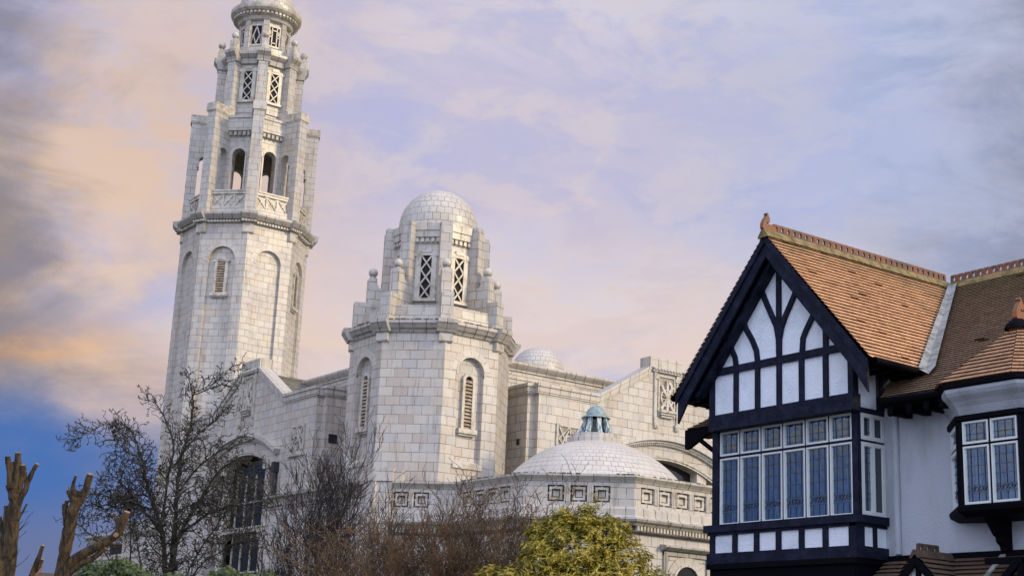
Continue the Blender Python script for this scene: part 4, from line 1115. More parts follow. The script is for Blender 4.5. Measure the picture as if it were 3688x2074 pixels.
def finial(m, base, e, k=1.0):
    """curled terracotta finial standing on the ridge end; e points along the ridge"""
    pts = [(215, 275), (218, 205), (238, 138), (268, 96), (282, 74), (266, 52), (282, 34), (300, 50), (306, 84), (326, 108), (330, 150), (312, 184), (284, 172), (272, 196), (330, 205), (385, 235), (385, 300), (240, 310)]
    s = Vector((-e.y, e.x, 0)) * 0.032 * k
    P = [base + e * ((x - 240) / (600.0 if y > 198 else 820.0) * k) + Vector((0, 0, (280 - y) / 950.0 * k)) for x, y in pts]
    m.prism([p + s for p in P], [p - s for p in P])

def sash(fr, t0, t1, z0, z1, d, parent, frame=0.045, style='tall', mull=False, name='window'):
    """white casement; its leaded pane is a child"""
    m = MB(fr.o[:2])
    m.box(fr, t0, t1, d - 0.05, d + 0.02, z0, z0 + frame); m.box(fr, t0, t1, d - 0.05, d + 0.02, z1 - frame, z1)
    m.box(fr, t0, t0 + frame, d - 0.05, d + 0.02, z0 + frame, z1 - frame); m.box(fr, t1 - frame, t1, d - 0.05, d + 0.02, z0 + frame, z1 - frame)
    g = 0.008
    for a, b, c, e in ((t0 + frame, t1 - frame, z0 + frame, z0 + frame + g), (t0 + frame, t1 - frame, z1 - frame - g, z1 - frame), (t0 + frame, t0 + frame + g, z0 + frame + g, z1 - frame - g), (t1 - frame - g, t1 - frame, z0 + frame + g, z1 - frame - g)):
        m.box(fr, a, b, d - 0.045, d + 0.004, c, e)
    if mull:
        c = (t0 + t1) / 2; m.box(fr, c - 0.035, c + 0.035, d - 0.05, d + 0.018, z0 + frame, z1 - frame)
    w = m.build(name, 'upvc', parent)
    a, b, c, e = t0 + frame, t1 - frame, z0 + frame, z1 - frame; D = d - 0.02
    m = MB(fr.o[:2]); m.face([fr.p(a, D, c), fr.p(b, D, c), fr.p(b, D, e), fr.p(a, D, e)]); m.build('pane', 'glass', w)
    m = MB(fr.o[:2]); q = 0.0038; W = b - a; H = e - c; x0, x1 = D + 0.003, D + 0.010
    if style == 'tall':
        for f in (0.2, 0.5, 0.8): m.box(fr, a + W * f - q / 2, a + W * f + q / 2, x0, x1, c + H * 0.30, e); m.box(fr, a + W * f - q / 2, a + W * f + q / 2, x0, x1, c, c + H * 0.17)
        for f in (0.17, 0.20, 0.28, 0.31, 0.50, 0.67, 0.84): m.box(fr, a, b, x0, x1 + 0.001, c + H * f - q / 2, c + H * f + q / 2)
        for k in (0.25, 0.75):
            m.arcband(fr, a + W * k, c + H * 0.245, H * 0.033, H * 0.033 + q, 0, 359, x0, x1 + 0.002, 14)
            m.bar(fr, (a + W * (k - 0.2), c + H * 0.21), (a + W * (k + 0.2), c + H * 0.28), q, x0, x1)
        m.bar(fr, (a + W * 0.42, c + H * 0.20), (a + W * 0.58, c + H * 0.29), q * 1.6, x0, x1); m.bar(fr, (a + W * 0.58, c + H * 0.20), (a + W * 0.42, c + H * 0.29), q * 1.6, x0, x1 + 0.001)
    elif style == 'top':
        for f in (0.18, 0.5, 0.82): m.box(fr, a + W * f - q / 2, a + W * f + q / 2, x0, x1, c, e)
        for f in (0.14, 0.42): m.box(fr, a, b, x0, x1 + 0.001, c + H * f - q / 2, c + H * f + q / 2)
    else:
        for f in (0.25, 0.75): m.box(fr, a + W * f - q / 2, a + W * f + q / 2, x0, x1, c, e)
        for f in (0.2, 0.28, 0.45, 0.6, 0.75, 0.9): m.box(fr, a, b, x0, x1 + 0.001, c + H * f - q / 2, c + H * f + q / 2)
    m.build('lead_came', 'came', w)
    if style == 'top':
        m = MB(fr.o[:2])
        P = [(0.24, 0.02), (0.76, 0.02), (0.76, 0.5), (0.66, 0.66), (0.5, 0.74), (0.34, 0.66), (0.24, 0.5)]
        m.poly(fr, [(a + W * x, c + H * y) for x, y in P], D - 0.008, D - 0.002); m.build('amber_glass', 'amber', w)
        m = MB(fr.o[:2])
        for s in (0, 1):
            def X(x): return a + W * (1 - x if s else x)
            m.poly(fr, [(X(0.22), c + H * 0.5), (X(0.34), c + H * 0.68), (X(0.5), c + H * 0.76), (X(0.5), c + H * 0.88), (X(0.36), c + H * 0.80), (X(0.20), c + H * 0.86), (X(0.16), c + H * 0.66)], D - 0.016, D - 0.010)
        m.build('tulip_glass', 'darkpetal', w)
        m = MB(fr.o[:2])
        for s in (0, 1):
            def X(x): return a + W * (1 - x if s else x)
            m.poly(fr, [(X(0.5), c + H * 0.90), (X(0.33), c + H * 0.84), (X(0.27), c + H * 0.96), (X(0.42), c + H * 0.99)], D - 0.022, D - 0.018)
            m.poly(fr, [(X(0.03), c + H * 0.05), (X(0.13), c + H * 0.05), (X(0.13), c + H * 0.9), (X(0.03), c + H * 0.95)], D - 0.022, D - 0.018)
        m.build('milky_glass', 'petal', w)
    return w

def build_house():
    G = 0.15      # gable jetty in front of the window wall
    # ---- main body
    m = MB((16, 13))
    f = Fr((16.55, 10.5), 180)
    m.box(f, -6.5, 4.5, -8.0, 0.0, 3.46, 5.75)       # roughcast upper storey
    m.box(f, -6.5, 4.5, -7.9, -0.05, 5.75, 5.98)
    m.build('upper_wall', 'pebble', house)
    m = MB((16, 13)); m.box(f, -6.48, 4.5, -7.98, -0.02, 0, 3.46); m.build('brick_wall', 'brick', house)
    m = MB((16, 13)); m.box(f, -6.5, -3.3 + 0.05, 0, 0.012, 3.46, 5.6)
    m.tube([Fr((16.55, 13.72), 180).p(0, 0.02, z) for z in (3.52, 5.6)], [0.05, 0.05], 8); m.build('boxed_pipe', 'pebble', house)
    m = MB((16, 13)); m.box(f, -3.4, 4.5, 0, 0.05, 3.43, 3.50); m.build('string_course', 'blackwood', house)
    # ---- bay side and gable walls
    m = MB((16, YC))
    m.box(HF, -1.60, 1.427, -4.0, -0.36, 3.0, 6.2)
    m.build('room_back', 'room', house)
    m = MB((16, YC))
    m.poly(HF, [(-1.46, 5.60), (1.46, 5.60), (1.46, 6.58), (0, 8.24), (-1.46, 6.58)], G - 0.5, G)
    gw = m.build('gable_wall', 'render', house)
    d0, d1 = G - 0.02, G + 0.045
    def beam(name, *a):
        q = MB((16, YC)); q.box(HF, *a); q.build(name, 'timber', gw)
    beam('gable_beam', -1.50, 1.50, d0, d1, 6.42, 6.535)
    beam('gable_beam', -1.50, 1.50, d0 - 0.1, d1 + 0.02, 5.53, 5.775)
    for y in (16.293, 15.818, 15.357, 14.892, 14.41): beam('stud', YC - y - 0.045, YC - y + 0.045, d0, d1 - 0.004, 5.775, 6.42)
    for t in (-1.46, 1.455): beam('gable_post', t - 0.05, t + 0.05, d0 - 0.05, d1 - 0.002, 5.775, 6.6)
    beam('king_post', 0.02 - 0.045, 0.02 + 0.045, d0, d1 - 0.004, 6.535, 8.1)
    beam('stud', YC - 14.40 - 0.045, YC - 14.40 + 0.045, d0, d1 - 0.004, 6.535, 6.9)
    def yz(pts): return [(YC - y, z) for y, z in pts]
    for k, pts in enumerate(([(15.85, 7.95), (15.765, 7.788), (15.70, 7.599), (15.60, 7.39), (15.50, 7.2), (15.41, 7.03), (15.365, 6.82), (15.357, 6.54)],
                [(14.95, 7.60), (15.028, 7.447), (15.125, 7.294), (15.223, 7.145), (15.30, 6.98), (15.345, 6.80), (15.35, 6.54)],
                [(16.20, 7.42), (16.148, 7.279), (16.072, 7.09), (15.936, 6.892), (15.842, 6.704), (15.818, 6.535)],
                [(14.57, 7.20), (14.677, 7.016), (14.782, 6.871), (14.856, 6.74), (14.874, 6.535)],
                [(16.56, 6.94), (16.488, 6.905), (16.39, 6.80), (16.32, 6.67), (16.294, 6.535)])):
        q = MB((16, YC)); q.band(HF, yz(pts), 0.085, d0, d1 - 0.002 - 0.001 * (k % 2)); q.build('curved_brace', 'timber', gw)
    # ---- window bay
    T = [-1.443, -0.999, -0.531, -0.072, 0.394, 0.86, 1.302]
    bay = MB((16, YC))
    bay.box(HF, -1.60, -1.46, -0.3, 0.03, 4.04, 5.56); bay.box(HF, 1.318, 1.427, -0.06, 0.03, 4.04, 5.56)
    bay.box(HF, -1.60, 1.427, -0.3, 0.02, 5.535, 5.62); bay.box(HF, -1.60, 1.46, -0.1, 0.10, 5.545, 5.60)
    for t in T[1:-1]: bay.box(HF, t - 0.018, t + 0.018, -0.1, -0.005, 4.04, 5.54)
    bay.box(HF, -1.46, 1.32, -0.1, -0.004, 5.105, 5.145)
    bay.box(HF, -1.66, 1.50, -0.6, 0.16, 3.93, 4.045); bay.box(HF, -1.60, 1.45, -0.6, 0.12, 3.885, 3.93)
    bay.box(HF, -1.60, 1.47, -0.6, 0.14, 3.44, 3.606)
    for t in T[1:-1] + [-1.50]: bay.box(HF, t - 0.045, t + 0.045, 0.05, 0.125, 3.606, 3.885)
    bay.box(HF, 1.31, 1.45, 0.0, 0.125, 3.606, 3.885)
    # side of the bay
    bay.box(SF, -0.12, 0.58, -0.1, 0.05, 3.93, 4.045); bay.box(SF, -0.12, 0.555, -0.1, 0.03, 3.885, 3.928)
    bay.box(SF, -0.12, 0.56, -0.1, 0.05, 3.44, 3.606)
    bay.box(SF, -0.11, 0.06, -0.1, 0.022, 3.606, 3.885); bay.box(SF, 0.245, 0.33, -0.1, 0.02, 3.606, 3.885)
    bay.box(SF, -0.01, 0.03, -0.05, 0.01, 4.04, 5.54); bay.box(SF, -0.05, 0.56, -0.1, 0.025, 5.525, 5.80)
    bay.box(SF, 0.03, 0.55, -0.1, -0.01, 5.10, 5.135)
    bay.box(SF, -0.15, 0.04, -0.05, 0.025, 5.80, 6.3); bay.box(SF, 0.46, 0.53, -0.05, 0.02, 5.80, 6.3)
    bay.build('bay_timbers', 'timber', house)
    m = MB((16, YC)); m.box(HF, -1.58, 1.43, -0.6, 0.085, 3.55, 3.95); m.build('bay_panel', 'render', house)
    m = MB((16, YC)); m.box(SF, -0.08, 0.55, -0.3, -0.003, 3.55, 3.95); m.build('bay_panel', 'render', house)
    m = MB((16, YC)); m.box(SF, -0.1, 0.55, -0.3, -0.004, 5.7, 6.12); m.build('bay_panel', 'render', house)
    m = MB((16, YC)); m.box(HF, -1.56, 1.40, -0.5, 0.10, 2.75, 3.44); m.box(HF, -1.60, 1.46, -0.5, 0.15, 3.36, 3.442); m.box(SF, -0.09, 0.55, -0.3, 0.004, 2.75, 3.437); m.build('bay_base', 'blackwood', house)
    m = MB((16, YC)); m.box(HF, -1.55, 1.40, -0.5, 0.02, 0, 2.75); m.build('bay_brickwork', 'brick', house)
    for i in range(6):
        a, b = T[i] + 0.016 if i else T[0], T[i + 1] - 0.016 if i < 5 else T[6]
        sash(HF, a, b, 4.05, 5.105, -0.01, house, 0.024, 'tall')
        sash(HF, a, b, 5.145, 5.532, -0.01, house, 0.024, 'top')
    sash(SF, 0.035, 0.535, 4.05, 5.10, 0.0, house, 0.055, 'side', True); sash(SF, 0.035, 0.535, 5.135, 5.522, 0.0, house, 0.055, 'side', True)
    # things seen through the panes: net curtains and a reading lamp's stand
    m = MB((16, YC))
    for t, w in ((-1.37, 0.16), (1.16, 0.09), (-0.94, 0.06)):
        for k in range(5): m.box(HF, t + k * w / 5, t + (k + 0.8) * w / 5, -0.20 - 0.02 * (k % 2), -0.18 - 0.02 * (k % 2), 4.05, 5.1 - 0.15 * (k % 2))
    m.bar(HF, (-0.50, 4.62), (-0.33, 4.06), 0.03, -0.24, -0.21); m.bar(HF, (-0.40, 4.40), (-0.47, 4.06), 0.025, -0.24, -0.215)
    m.build('net_curtain', 'curtain', house)
    # ---- roofs
    s2 = 1.0 / sqrt(1 + 1.155 ** 2)
    rz, ez, hy = 8.46, 6.15, 2.087
    sl = sqrt(hy * hy + (rz - ez) ** 2)
    m = MB((16, YC)); nR = Vector((0, -(rz - ez), hy)).normalized()
    def endsR(f):
        y = YC - hy * (1 - f); z = ez + (rz - ez) * f
        return Vector((15.525, y, z)), Vector((16.60 + 3.38 * f, y, z))
    tiled(m, endsR, 0, 0.985, sl, 0.098, nR)
    rf = m.build('gable_roof', 'redtile', house)
    m = MB((16, YC)); nL = Vector((0, (rz - ez), hy)).normalized()
    def endsL(f):
        y = YC + hy * (1 - f); z = ez + (rz - ez) * f
        return Vector((15.535, y, z - 0.012)), Vector((20.1, y, z - 0.012))
    tiled(m, endsL, 0, 0.985, sl, 0.098, nL)
    m.build('gable_roof', 'redtile', house)
    # soffit under both slopes
    m = MB((16, YC))
    for s in (-1, 1):
        n = Vector((0, s * (rz - ez), hy)).normalized()
        A = Vector((15.54, YC, rz)) - n * 0.02; B = Vector((20.1, YC, rz)) - n * 0.02
        xe = 20.1 if s > 0 else 16.6
        c = Vector((xe, YC + s * hy, ez)) - n * 0.02; d = Vector((15.54, YC + s * hy, ez)) - n * 0.02
        A.z -= 0.03; B.z -= 0.03
        m.face([A, B, c, d]); m.face([p - n * 0.05 for p in (A, B, c, d)]); m.face([d, c, c - n * 0.05, d - n * 0.05])
    for s in (-1, 1):      # purlin ends and gutters
        m.box(HF, s * 1.0 - 0.06, s * 1.0 + 0.06, G, 0.42, 6.98 - 0.05, 7.10)
    gx = [Vector((15.56, YC - hy - 0.03, ez - 0.03)), Vector((16.72, YC - hy - 0.03, ez - 0.05))]
    m.tube(gx, [0.055, 0.055], 8); gx2 = [Vector((15.56, YC + hy + 0.03, ez - 0.03)), Vector((18, YC + hy + 0.03, ez - 0.05))]; m.tube(gx2, [0.055] * 2, 8)
    for x in (15.72, 16.0, 16.28, 16.5):
        m.box(Fr((x, YC), 270), -0.035, 0.035, 1.62, 2.06, 6.03, 6.14)
        m.box(Fr((x, YC), 90), -0.035, 0.035, 1.62, 2.06, 6.03, 6.14)
    m.box(Fr((16.0, YC - 1.46), 270), -0.13, 0.72, 0.02, 0.6, 6.135, 6.15); m.box(Fr((16.0, YC + 1.46), 90), -0.72, 0.13, 0.02, 0.6, 6.135, 6.15)
    m.build('soffit', 'blackwood', house)
    for s in (-1, 1):
        m = MB((16, YC))
        pts = [(0, 8.44), (s * 1.985, 6.16), (s * 1.985, 5.68), (s * 1.70, 6.10), (0, 8.09)]
        m.poly(HF, pts, 0.40, 0.44)
        m.poly(HF, [(0, 8.455), (s * 2.02, 6.14), (s * 2.02, 5.99), (0, 8.315)], 0.44, 0.47)
        m.poly(HF, [(0, 8.10), (s * 1.72, 6.10), (s * 1.62, 6.10), (0, 7.98)], 0.16, 0.33)
        m.build('bargeboard', 'timber', house)
    m = MB((16, YC)); ridge_base(m, Vector((15.50, YC, 8.505)), Vector((20.0, YC, 8.505)), 0.115, 0.115); m.build('ridge_tiles', 'ridgebase', house)
    m = MB((16, YC)); cresting(m, Vector((15.72, YC, 8.508)), Vector((20.0, YC, 8.508)), Vector((0, 0, 1)), 0.136, 0.15); m.build('ridge_cresting', 'ridge', house)
    m = MB((16, YC)); finial(m, Vector((15.52, YC, 8.535)), Vector((1, 0, 0)), 1.05); m.build('roof_finial', 'finial', house)
    # main roof
    X0, Z0, X1, Z1 = 16.1, 5.70, 20.1, 8.48
    msl = sqrt((X1 - X0) ** 2 + (Z1 - Z0) ** 2); nM = Vector((-(Z1 - Z0), 0, X1 - X0)).normalized()
    def endsM(f):
        x = X0 + (X1 - X0) * f; z = Z0 + (Z1 - Z0) * f
        y = 13.29 + (x - 16.72) * (2.087 / 3.38) - 0.10 if x > 16.66 else 13.62 + (x - 16.1) * 0.4
        return Vector((x, min(y, 15.3), z)), Vector((x, 7.2, z))
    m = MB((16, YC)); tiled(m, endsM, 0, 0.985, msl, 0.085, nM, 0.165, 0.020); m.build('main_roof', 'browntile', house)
    def endsH(f):
        x = X0 + (X1 - X0) * f; z = Z0 + (Z1 - Z0) * f
        return Vector((x, 17.74 - (x - X0), z)), Vector((x, 16.5, z))
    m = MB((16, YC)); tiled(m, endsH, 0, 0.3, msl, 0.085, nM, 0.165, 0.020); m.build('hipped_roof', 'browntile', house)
    m = MB((16, YC)); m.face([Vector(p) for p in ((20.1, 17.4, 8.46), (20.1, 7.2, 8.46), (24.6, 7.2, 5.5), (24.6, 17.4, 5.5))])
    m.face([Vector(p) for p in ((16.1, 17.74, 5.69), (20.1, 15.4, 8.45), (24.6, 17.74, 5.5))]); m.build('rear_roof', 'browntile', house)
    m = MB((16, YC)); ridge_base(m, Vector((20.1, 15.5, 8.52)), Vector((20.1, 7.2, 8.52)), 0.115, 0.115); m.build('ridge_tiles', 'ridgebase', house)
    m = MB((16, YC)); cresting(m, Vector((20.1, 15.38, 8.515)), Vector((20.1, 7.4, 8.515)), Vector((0, 0, 1)), 0.136, 0.16); m.build('ridge_cresting', 'ridge', house)
    # lead valley
    m = MB((16, YC)); a = Vector((16.60, 13.20, 6.10)); b = Vector((20.0, 15.28, 8.43))
    n = 3
    for i in range(n):
        p = a.lerp(b, i / n); q = a.lerp(b, (i + 1) / n)
        w0 = 0.15 - 0.07 * i / n; w1 = 0.15 - 0.07 * (i + 1) / n
        l = Vector((0.5, -0.6, 0.45)).normalized(); r = Vector((-0.35, 0.75, 0.62)).normalized()
        g = Vector((0, 0, 0.045))
        l1 = Vector((0.22, -1.0, 0.16)); r1 = Vector((-1.0, 0.0, 0.0))
        m.face([p + g, q + g, q + Vector((0.02, -w1, 0.07)), p + Vector((0.02, -w0, 0.07))])
        m.face([p + g, q + g, q + Vector((-w1 * 0.9, 0.02, 0.055)), p + Vector((-w0 * 0.9, 0.02, 0.055))])
    m.face([a + Vector((0, 0, 0.045)), a + Vector((0.02, -0.15, 0.07)), a + Vector((-0.12, -0.14, -0.06)), a + Vector((-0.14, 0.02, 0.03))])
    m.build('lead_valley', 'lead', house)
    # main eaves: fascia, gutter, rafter feet
    m = MB((16, YC)); fe = Fr((16.12, 10.5), 180)
    m.box(fe, 1.5, 3.3, -0.45, 0.0, 5.56, 5.67); m.build('eaves_board', 'blackwood', house); m = MB((16, YC)); m.box(fe, -3.12, -2.0, -0.45, 0.0, 5.56, 5.67)
    m.tube([fe.p(-3.12, 0.05, 5.63), fe.p(-1.9, 0.05, 5.63)], [0.055] * 2, 8)
    for t in (-2.95, -2.62, -2.32, -2.05): m.box(fe, t - 0.05, t + 0.05, -0.4, 0.02, 5.44, 5.57); m.tube([fe.p(t - 0.05, -0.02, 5.47), fe.p(t + 0.05, -0.02, 5.47)], [0.05] * 2, 10)
    m.build('eaves_board', 'blackwood', house); m = MB((16, YC))
    # black eaves board and brace of the hipped end left of the gable
    m.poly(HF, [(-2.36, 5.68), (-2.36, 5.36), (-2.30, 5.36), (-1.98, 5.50), (-1.72, 5.60), (-1.5, 5.62), (-1.5, 5.68)], -0.13, -0.06)
    m.box(HF, -2.36, -1.5, -0.6, -0.13, 5.60, 5.66); m.build('eaves_board', 'blackwood', house)
    m = MB((16, YC)); m.bar(HF, (-2.02, 5.48), (-1.62, 5.22), 0.055, -0.14, -0.07)
    m.build('eaves_brace', 'blackwood', house)
    # ---- oriel window on the main wall
    PL = [(16.60, 12.81), (16.0, 12.21), (16.0, 11.23), (16.60, 10.63)]
    m = MB((16, 11.7))
    mitred(m, PL, [(-0.12, 5.165), (0.02, 5.165), (0.05, 5.19), (0.05, 5.25), (-0.12, 5.255)])
    mitred(m, PL, [(-0.12, 4.06), (0.04, 4.055), (0.06, 4.03), (0.05, 3.97), (-0.05, 3.90), (-0.5, 3.87)])
    OF = Fr((16.0, 11.72), 180); OL = Fr((16.3, 12.51), 135); OR = Fr((16.3, 10.93), 225)
    for fr, h in ((OF, 0.49), (OL, 0.42), (OR, 0.42)):
        for s in (-1, 1): m.box(fr, s * h - 0.05, s * h + 0.05, -0.07, 0.008, 4.05, 5.17)
        m.box(fr, -h, h, -0.07, -0.004, 4.832, 4.862)
    m.box(OF, -0.016, 0.016, -0.07, 0.004, 4.05, 5.17)
    ow = m.build('oriel_frame', 'blackwood', house)
    for a, b in ((-0.425, -0.018), (0.018, 0.425)):
        sash(OF, a, b, 4.06, 4.832, -0.005, house, 0.024, 'tall'); sash(OF, a, b, 4.862, 5.165, -0.005, house, 0.024, 'top')
    for fr in (OL, OR):
        sash(fr, -0.36, 0.36, 4.06, 4.832, -0.005, house, 0.06, 'tall'); sash(fr, -0.36, 0.36, 4.862, 5.165, -0.005, house, 0.06, 'top')
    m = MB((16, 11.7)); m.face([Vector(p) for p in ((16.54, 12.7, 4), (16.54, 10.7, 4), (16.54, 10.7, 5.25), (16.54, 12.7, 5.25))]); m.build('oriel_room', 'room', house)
    m = MB((16, 11.7))
    for k in range(4): m.box(OF, -0.40 + k * 0.03, -0.38 + k * 0.03, -0.16 - 0.02 * (k % 2), -0.14 - 0.02 * (k % 2), 4.06, 4.8)
    m.box(OF, 0.10, 0.42, -0.26, -0.24, 4.06, 4.26); m.box(OF, 0.14, 0.40, -0.22, -0.20, 4.25, 4.275); m.box(OF, 0.24, 0.30, -0.2, -0.17, 4.29, 4.315)
    m.build('net_curtain', 'curtain', house)
    m = MB((16, 11.7)); cove = [(-0.02, 5.25), (0.0, 5.30), (0.03, 5.37), (0.08, 5.44), (0.14, 5.50), (0.17, 5.55), (0.18, 5.60)]
    mitred(m, [(16.68, 12.89)] + PL[1:3] + [(16.68, 10.55)], cove); m.build('plaster_cove', 'pebble', house)
    m = MB((16, 11.7)); mitred(m, [(16.7, 12.91)] + PL[1:3] + [(16.7, 10.53)], [(0.0, 5.595), (0.185, 5.595), (0.20, 5.62), (0.20, 5.67), (-0.1, 5.68)])
    m.build('oriel_eaves', 'blackwood', house)
    ap = Vector((16.84, 11.80, 6.60)); f1 = Vector((15.80, 12.36, 5.685)); f2 = Vector((15.80, 11.21, 5.685)); L2 = Vector((16.4, 12.96, 5.685)); R2 = Vector((16.4, 10.61, 5.685))
    m = MB((16, 11.7))
    for a, b in ((f1, f2), (f2, R2), (L2, f1)):
        n = (b - a).cross(ap - a).normalized()
        if n.z < 0: n = -n
        tiled(m, lambda f, a=a, b=b: (a.lerp(ap, f), b.lerp(ap, f)), 0, 0.97, (ap - (a + b) / 2).length, 0.1, n)
    bk = Vector((17.5, 11.80, 6.60)); m.face([L2, ap, bk, Vector((17.3, 12.96, 5.9))]); m.face([R2, ap, bk, Vector((17.3, 10.61, 5.9))])
    orf = m.build('oriel_roof', 'orieltile', house)
    m = MB((16, 11.7)); ridge_base(m, ap + Vector((-0.08, 0, 0.06)), bk + Vector((0, 0, 0.06)), 0.12, 0.12); finial(m, ap + Vector((-0.02, 0, 0.10)), Vector((1, 0, 0)), 1.15)
    m.build('roof_finial', 'finial', house)
    m = MB((16, 11.7)); m.revolve(ap, [(0.19, 6.54), (0.17, 6.60), (0.08, 6.68)], 12); m.build('finial_base', 'blackwood', house)
    m = MB((16, 11.7)); B = Fr((16.55, 11.90), 180)
    m.polyd(B, [(0.0, 3.94), (0.44, 3.94), (0.40, 3.86), (0.30, 3.74), (0.24, 3.67), (0.20, 3.66), (0.19, 3.60), (0.12, 3.55), (0.10, 3.49), (0.0, 3.48)], -0.06, 0.06); m.build('oriel_bracket', 'blackwood', house)
    # ---- lean-to porch roof with a gablet
    Pf = Fr((16.5, 12.6), 180)
    m = MB((16, 12.6))
    def endsP(f): return Pf.p(-1.32, 0.98 * (1 - f), 2.62 + 0.80 * f), Pf.p(1.15, 0.98 * (1 - f), 2.62 + 0.80 * f)
    tiled(m, endsP, 0, 1, 1.26, 0.1, Vector((-0.63, 0, 0.77)), 0.165, 0.024)
    pr = m.build('porch_roof', 'oldtile', house)
    m = MB((16, 12.6)); gx = -0.17
    for s in (-1, 1):
        n = Vector((0, -s * 0.72, 0.69)).normalized()
        tiled(m, lambda f, s=s: (Pf.p(gx + s * 0.62 * (1 - f), 0.80, 2.80 + 0.64 * f), Pf.p(gx + s * 0.62 * (1 - f), 0.0, 2.80 + 0.64 * f)), 0, 1, 0.9, 0.1, n, 0.165, 0.024)
    m.build('gablet_roof', 'oldtile', pr)
    m = MB((16, 12.6)); cresting(m, Pf.p(gx, 0.74, 3.44), Pf.p(gx, 0.16, 3.44), Vector((0, 0, 1)), 0.145, 0.13); ridge_base(m, Pf.p(gx, 0.80, 3.46), Pf.p(gx, 0.05, 3.46), 0.09, 0.09); m.build('gablet_ridge', 'oldtile', pr)
    m = MB((16, 12.6))
    for s in (-1, 1): m.poly(Pf, [(gx, 3.42), (gx + s * 0.66, 2.74), (gx + s * 0.60, 2.66), (gx, 3.28)], 0.76, 0.80)
    m.box(Pf, gx - 0.03, gx + 0.03, 0.70, 0.75, 2.7, 3.35)
    m.build('gablet_bargeboard', 'blackwood', pr)
    m = MB((16, 12.6)); m.poly(Pf, [(gx - 0.6, 2.7), (gx + 0.6, 2.7), (gx, 3.34)], 0.60, 0.70); m.build('gablet_panel', 'render', pr)
    m = MB((16, 12.6)); m.bar(Pf, (1.22, 3.30), (0.85, 2.95), 0.09, 0.45, 0.52); m.box(Pf, 1.20, 1.27, 0.40, 0.5, 2.5, 3.33); m.box(Pf, 0.7, 1.27, 0.42, 0.48, 3.28, 3.36); m.build('porch_post', 'blackwood', pr)
    m = MB((16, 12.6)); m.box(Pf, 1.28, 3.5, 0, 0.35, 0, 3.40); m.box(Pf, 1.28, 3.5, 0, 0.37, 3.33, 3.37); m.build('porch_brickwork', 'brick', house)
    m = MB((16, 12.6)); m.prism([Pf.p(0.60, 0.0, 3.45), Pf.p(0.68, 0.0, 3.45), Pf.p(0.68, 0.98, 2.65), Pf.p(0.60, 0.98, 2.65)], [Pf.p(0.60, 0.0, 3.42), Pf.p(0.68, 0.0, 3.42), Pf.p(0.68, 0.98, 2.62), Pf.p(0.60, 0.98, 2.62)]); m.build('porch_flashing', 'lead', pr)
build_house()

# ------------------------------------------------------------------ trees and shrubs
class Twigs:
    def __init__(s): s.v = []; s.f = []
    def seg(s, p, q, r0, r1, k=3):
        e = q - p
        if e.length < 1e-6: return
        x = e.cross(Vector((0.31, 0.52, 0.79))).normalized(); y = e.normalized().cross(x); i = len(s.v)
        for c, r in ((p, r0), (q, r1)):
            for j in range(k):
                a = 2 * pi * j / k; s.v.append(c + (x * cos(a) + y * sin(a)) * r)
        for j in range(k):
            l = (j + 1) % k; s.f.append((i + j, i + l, i + k + l, i + k + j))
    def build(s, name, mat, parent, **props):
        org = ORG[parent.name]; me = bpy.data.meshes.new(name)
        me.from_pydata([tuple(p - org) for p in s.v], [], s.f); me.materials.append(M[mat]); me.update()
        o = bpy.data.objects.new(name, me); COL.objects.link(o); o.parent = parent; ORG[o.name] = org
        for k, v in props.items(): o[k] = v
        return o

def rvec(R): return Vector((R.gauss(0, 1), R.gauss(0, 1), R.gauss(0, 1))).normalized()

def grow(T, R, p, d, L, r, level, par):
    """a crooked branch with side twigs; par holds the habit of the plant"""
    step = par['step'][level]; n = max(2, int(L / step)); q = p.copy(); d = d.normalized()
    for i in range(n):
        d = (d + rvec(R) * par['crook'][level] + Vector((0, 0, par['up'][level]))).normalized()
        nx = q + d * step; rr = max(par['rmin'], r * (1 - 0.75 * i / n)); r2 = max(par['rmin'], r * (1 - 0.75 * (i + 1) / n))
        T.seg(q, nx, rr, r2, 4 if rr > 0.015 else 3)
        q = nx
        if level < par['depth'] and i >= par['skip'][level]:
            for _ in range(par['kids'][level]):
                if R.random() < par['prob'][level]:
                    side = rvec(R); side = (side - d * side.dot(d)).normalized(); a = radians(R.uniform(*par['ang']))
                    grow(T, R, q, d * cos(a) + side * sin(a), L * R.uniform(*par['ratio']), rr * 0.6, level + 1, par)
        elif par.get('spur') and R.random() < par['spur']:
            T.seg(q, q + (rvec(R) + d * 0.4).normalized() * R.uniform(0.03, 0.09), par['rmin'] * 1.5, par['rmin'] * 1.2)

def limb(m, pts, r0, r1, k=8, jit=0.0, R=random, sub=3):
    P = [Vector(p) for p in pts]; out = []
    for i in range(len(P) - 1):
        a = P[max(i - 1, 0)]; b = P[i]; c = P[i + 1]; d = P[min(i + 2, len(P) - 1)]
        for j in range(sub):
            t = j / sub
            out.append(0.5 * (2 * b + (c - a) * t + (2 * a - 5 * b + 4 * c - d) * t * t + (3 * b - a - 3 * c + d) * t ** 3) + rvec(R) * jit)
    out.append(P[-1])
    n = len(out) - 1
    rad = [(r0 + (r1 - r0) * i / n) * (1 + R.uniform(-0.1, 0.14)) for i in range(n + 1)]
    m.tube(out, rad, k); return out, rad

def saw_cut(pts, r, parent):
    p = Vector(pts[-1]); e = (p - Vector(pts[-2])).normalized(); x = e.cross(Vector((0.3, 0.5, 0.8))).normalized(); y = e.cross(x)
    m = MB(); ring = [p + (x * cos(2 * pi * k / 12) + y * sin(2 * pi * k / 12)) * r * 0.97 for k in range(12)]
    m.prism([q + e * 0.006 + y * 0.0 for q in ring], [q - e * 0.004 for q in ring]); m.build('saw_cut', 'cutwood', parent)

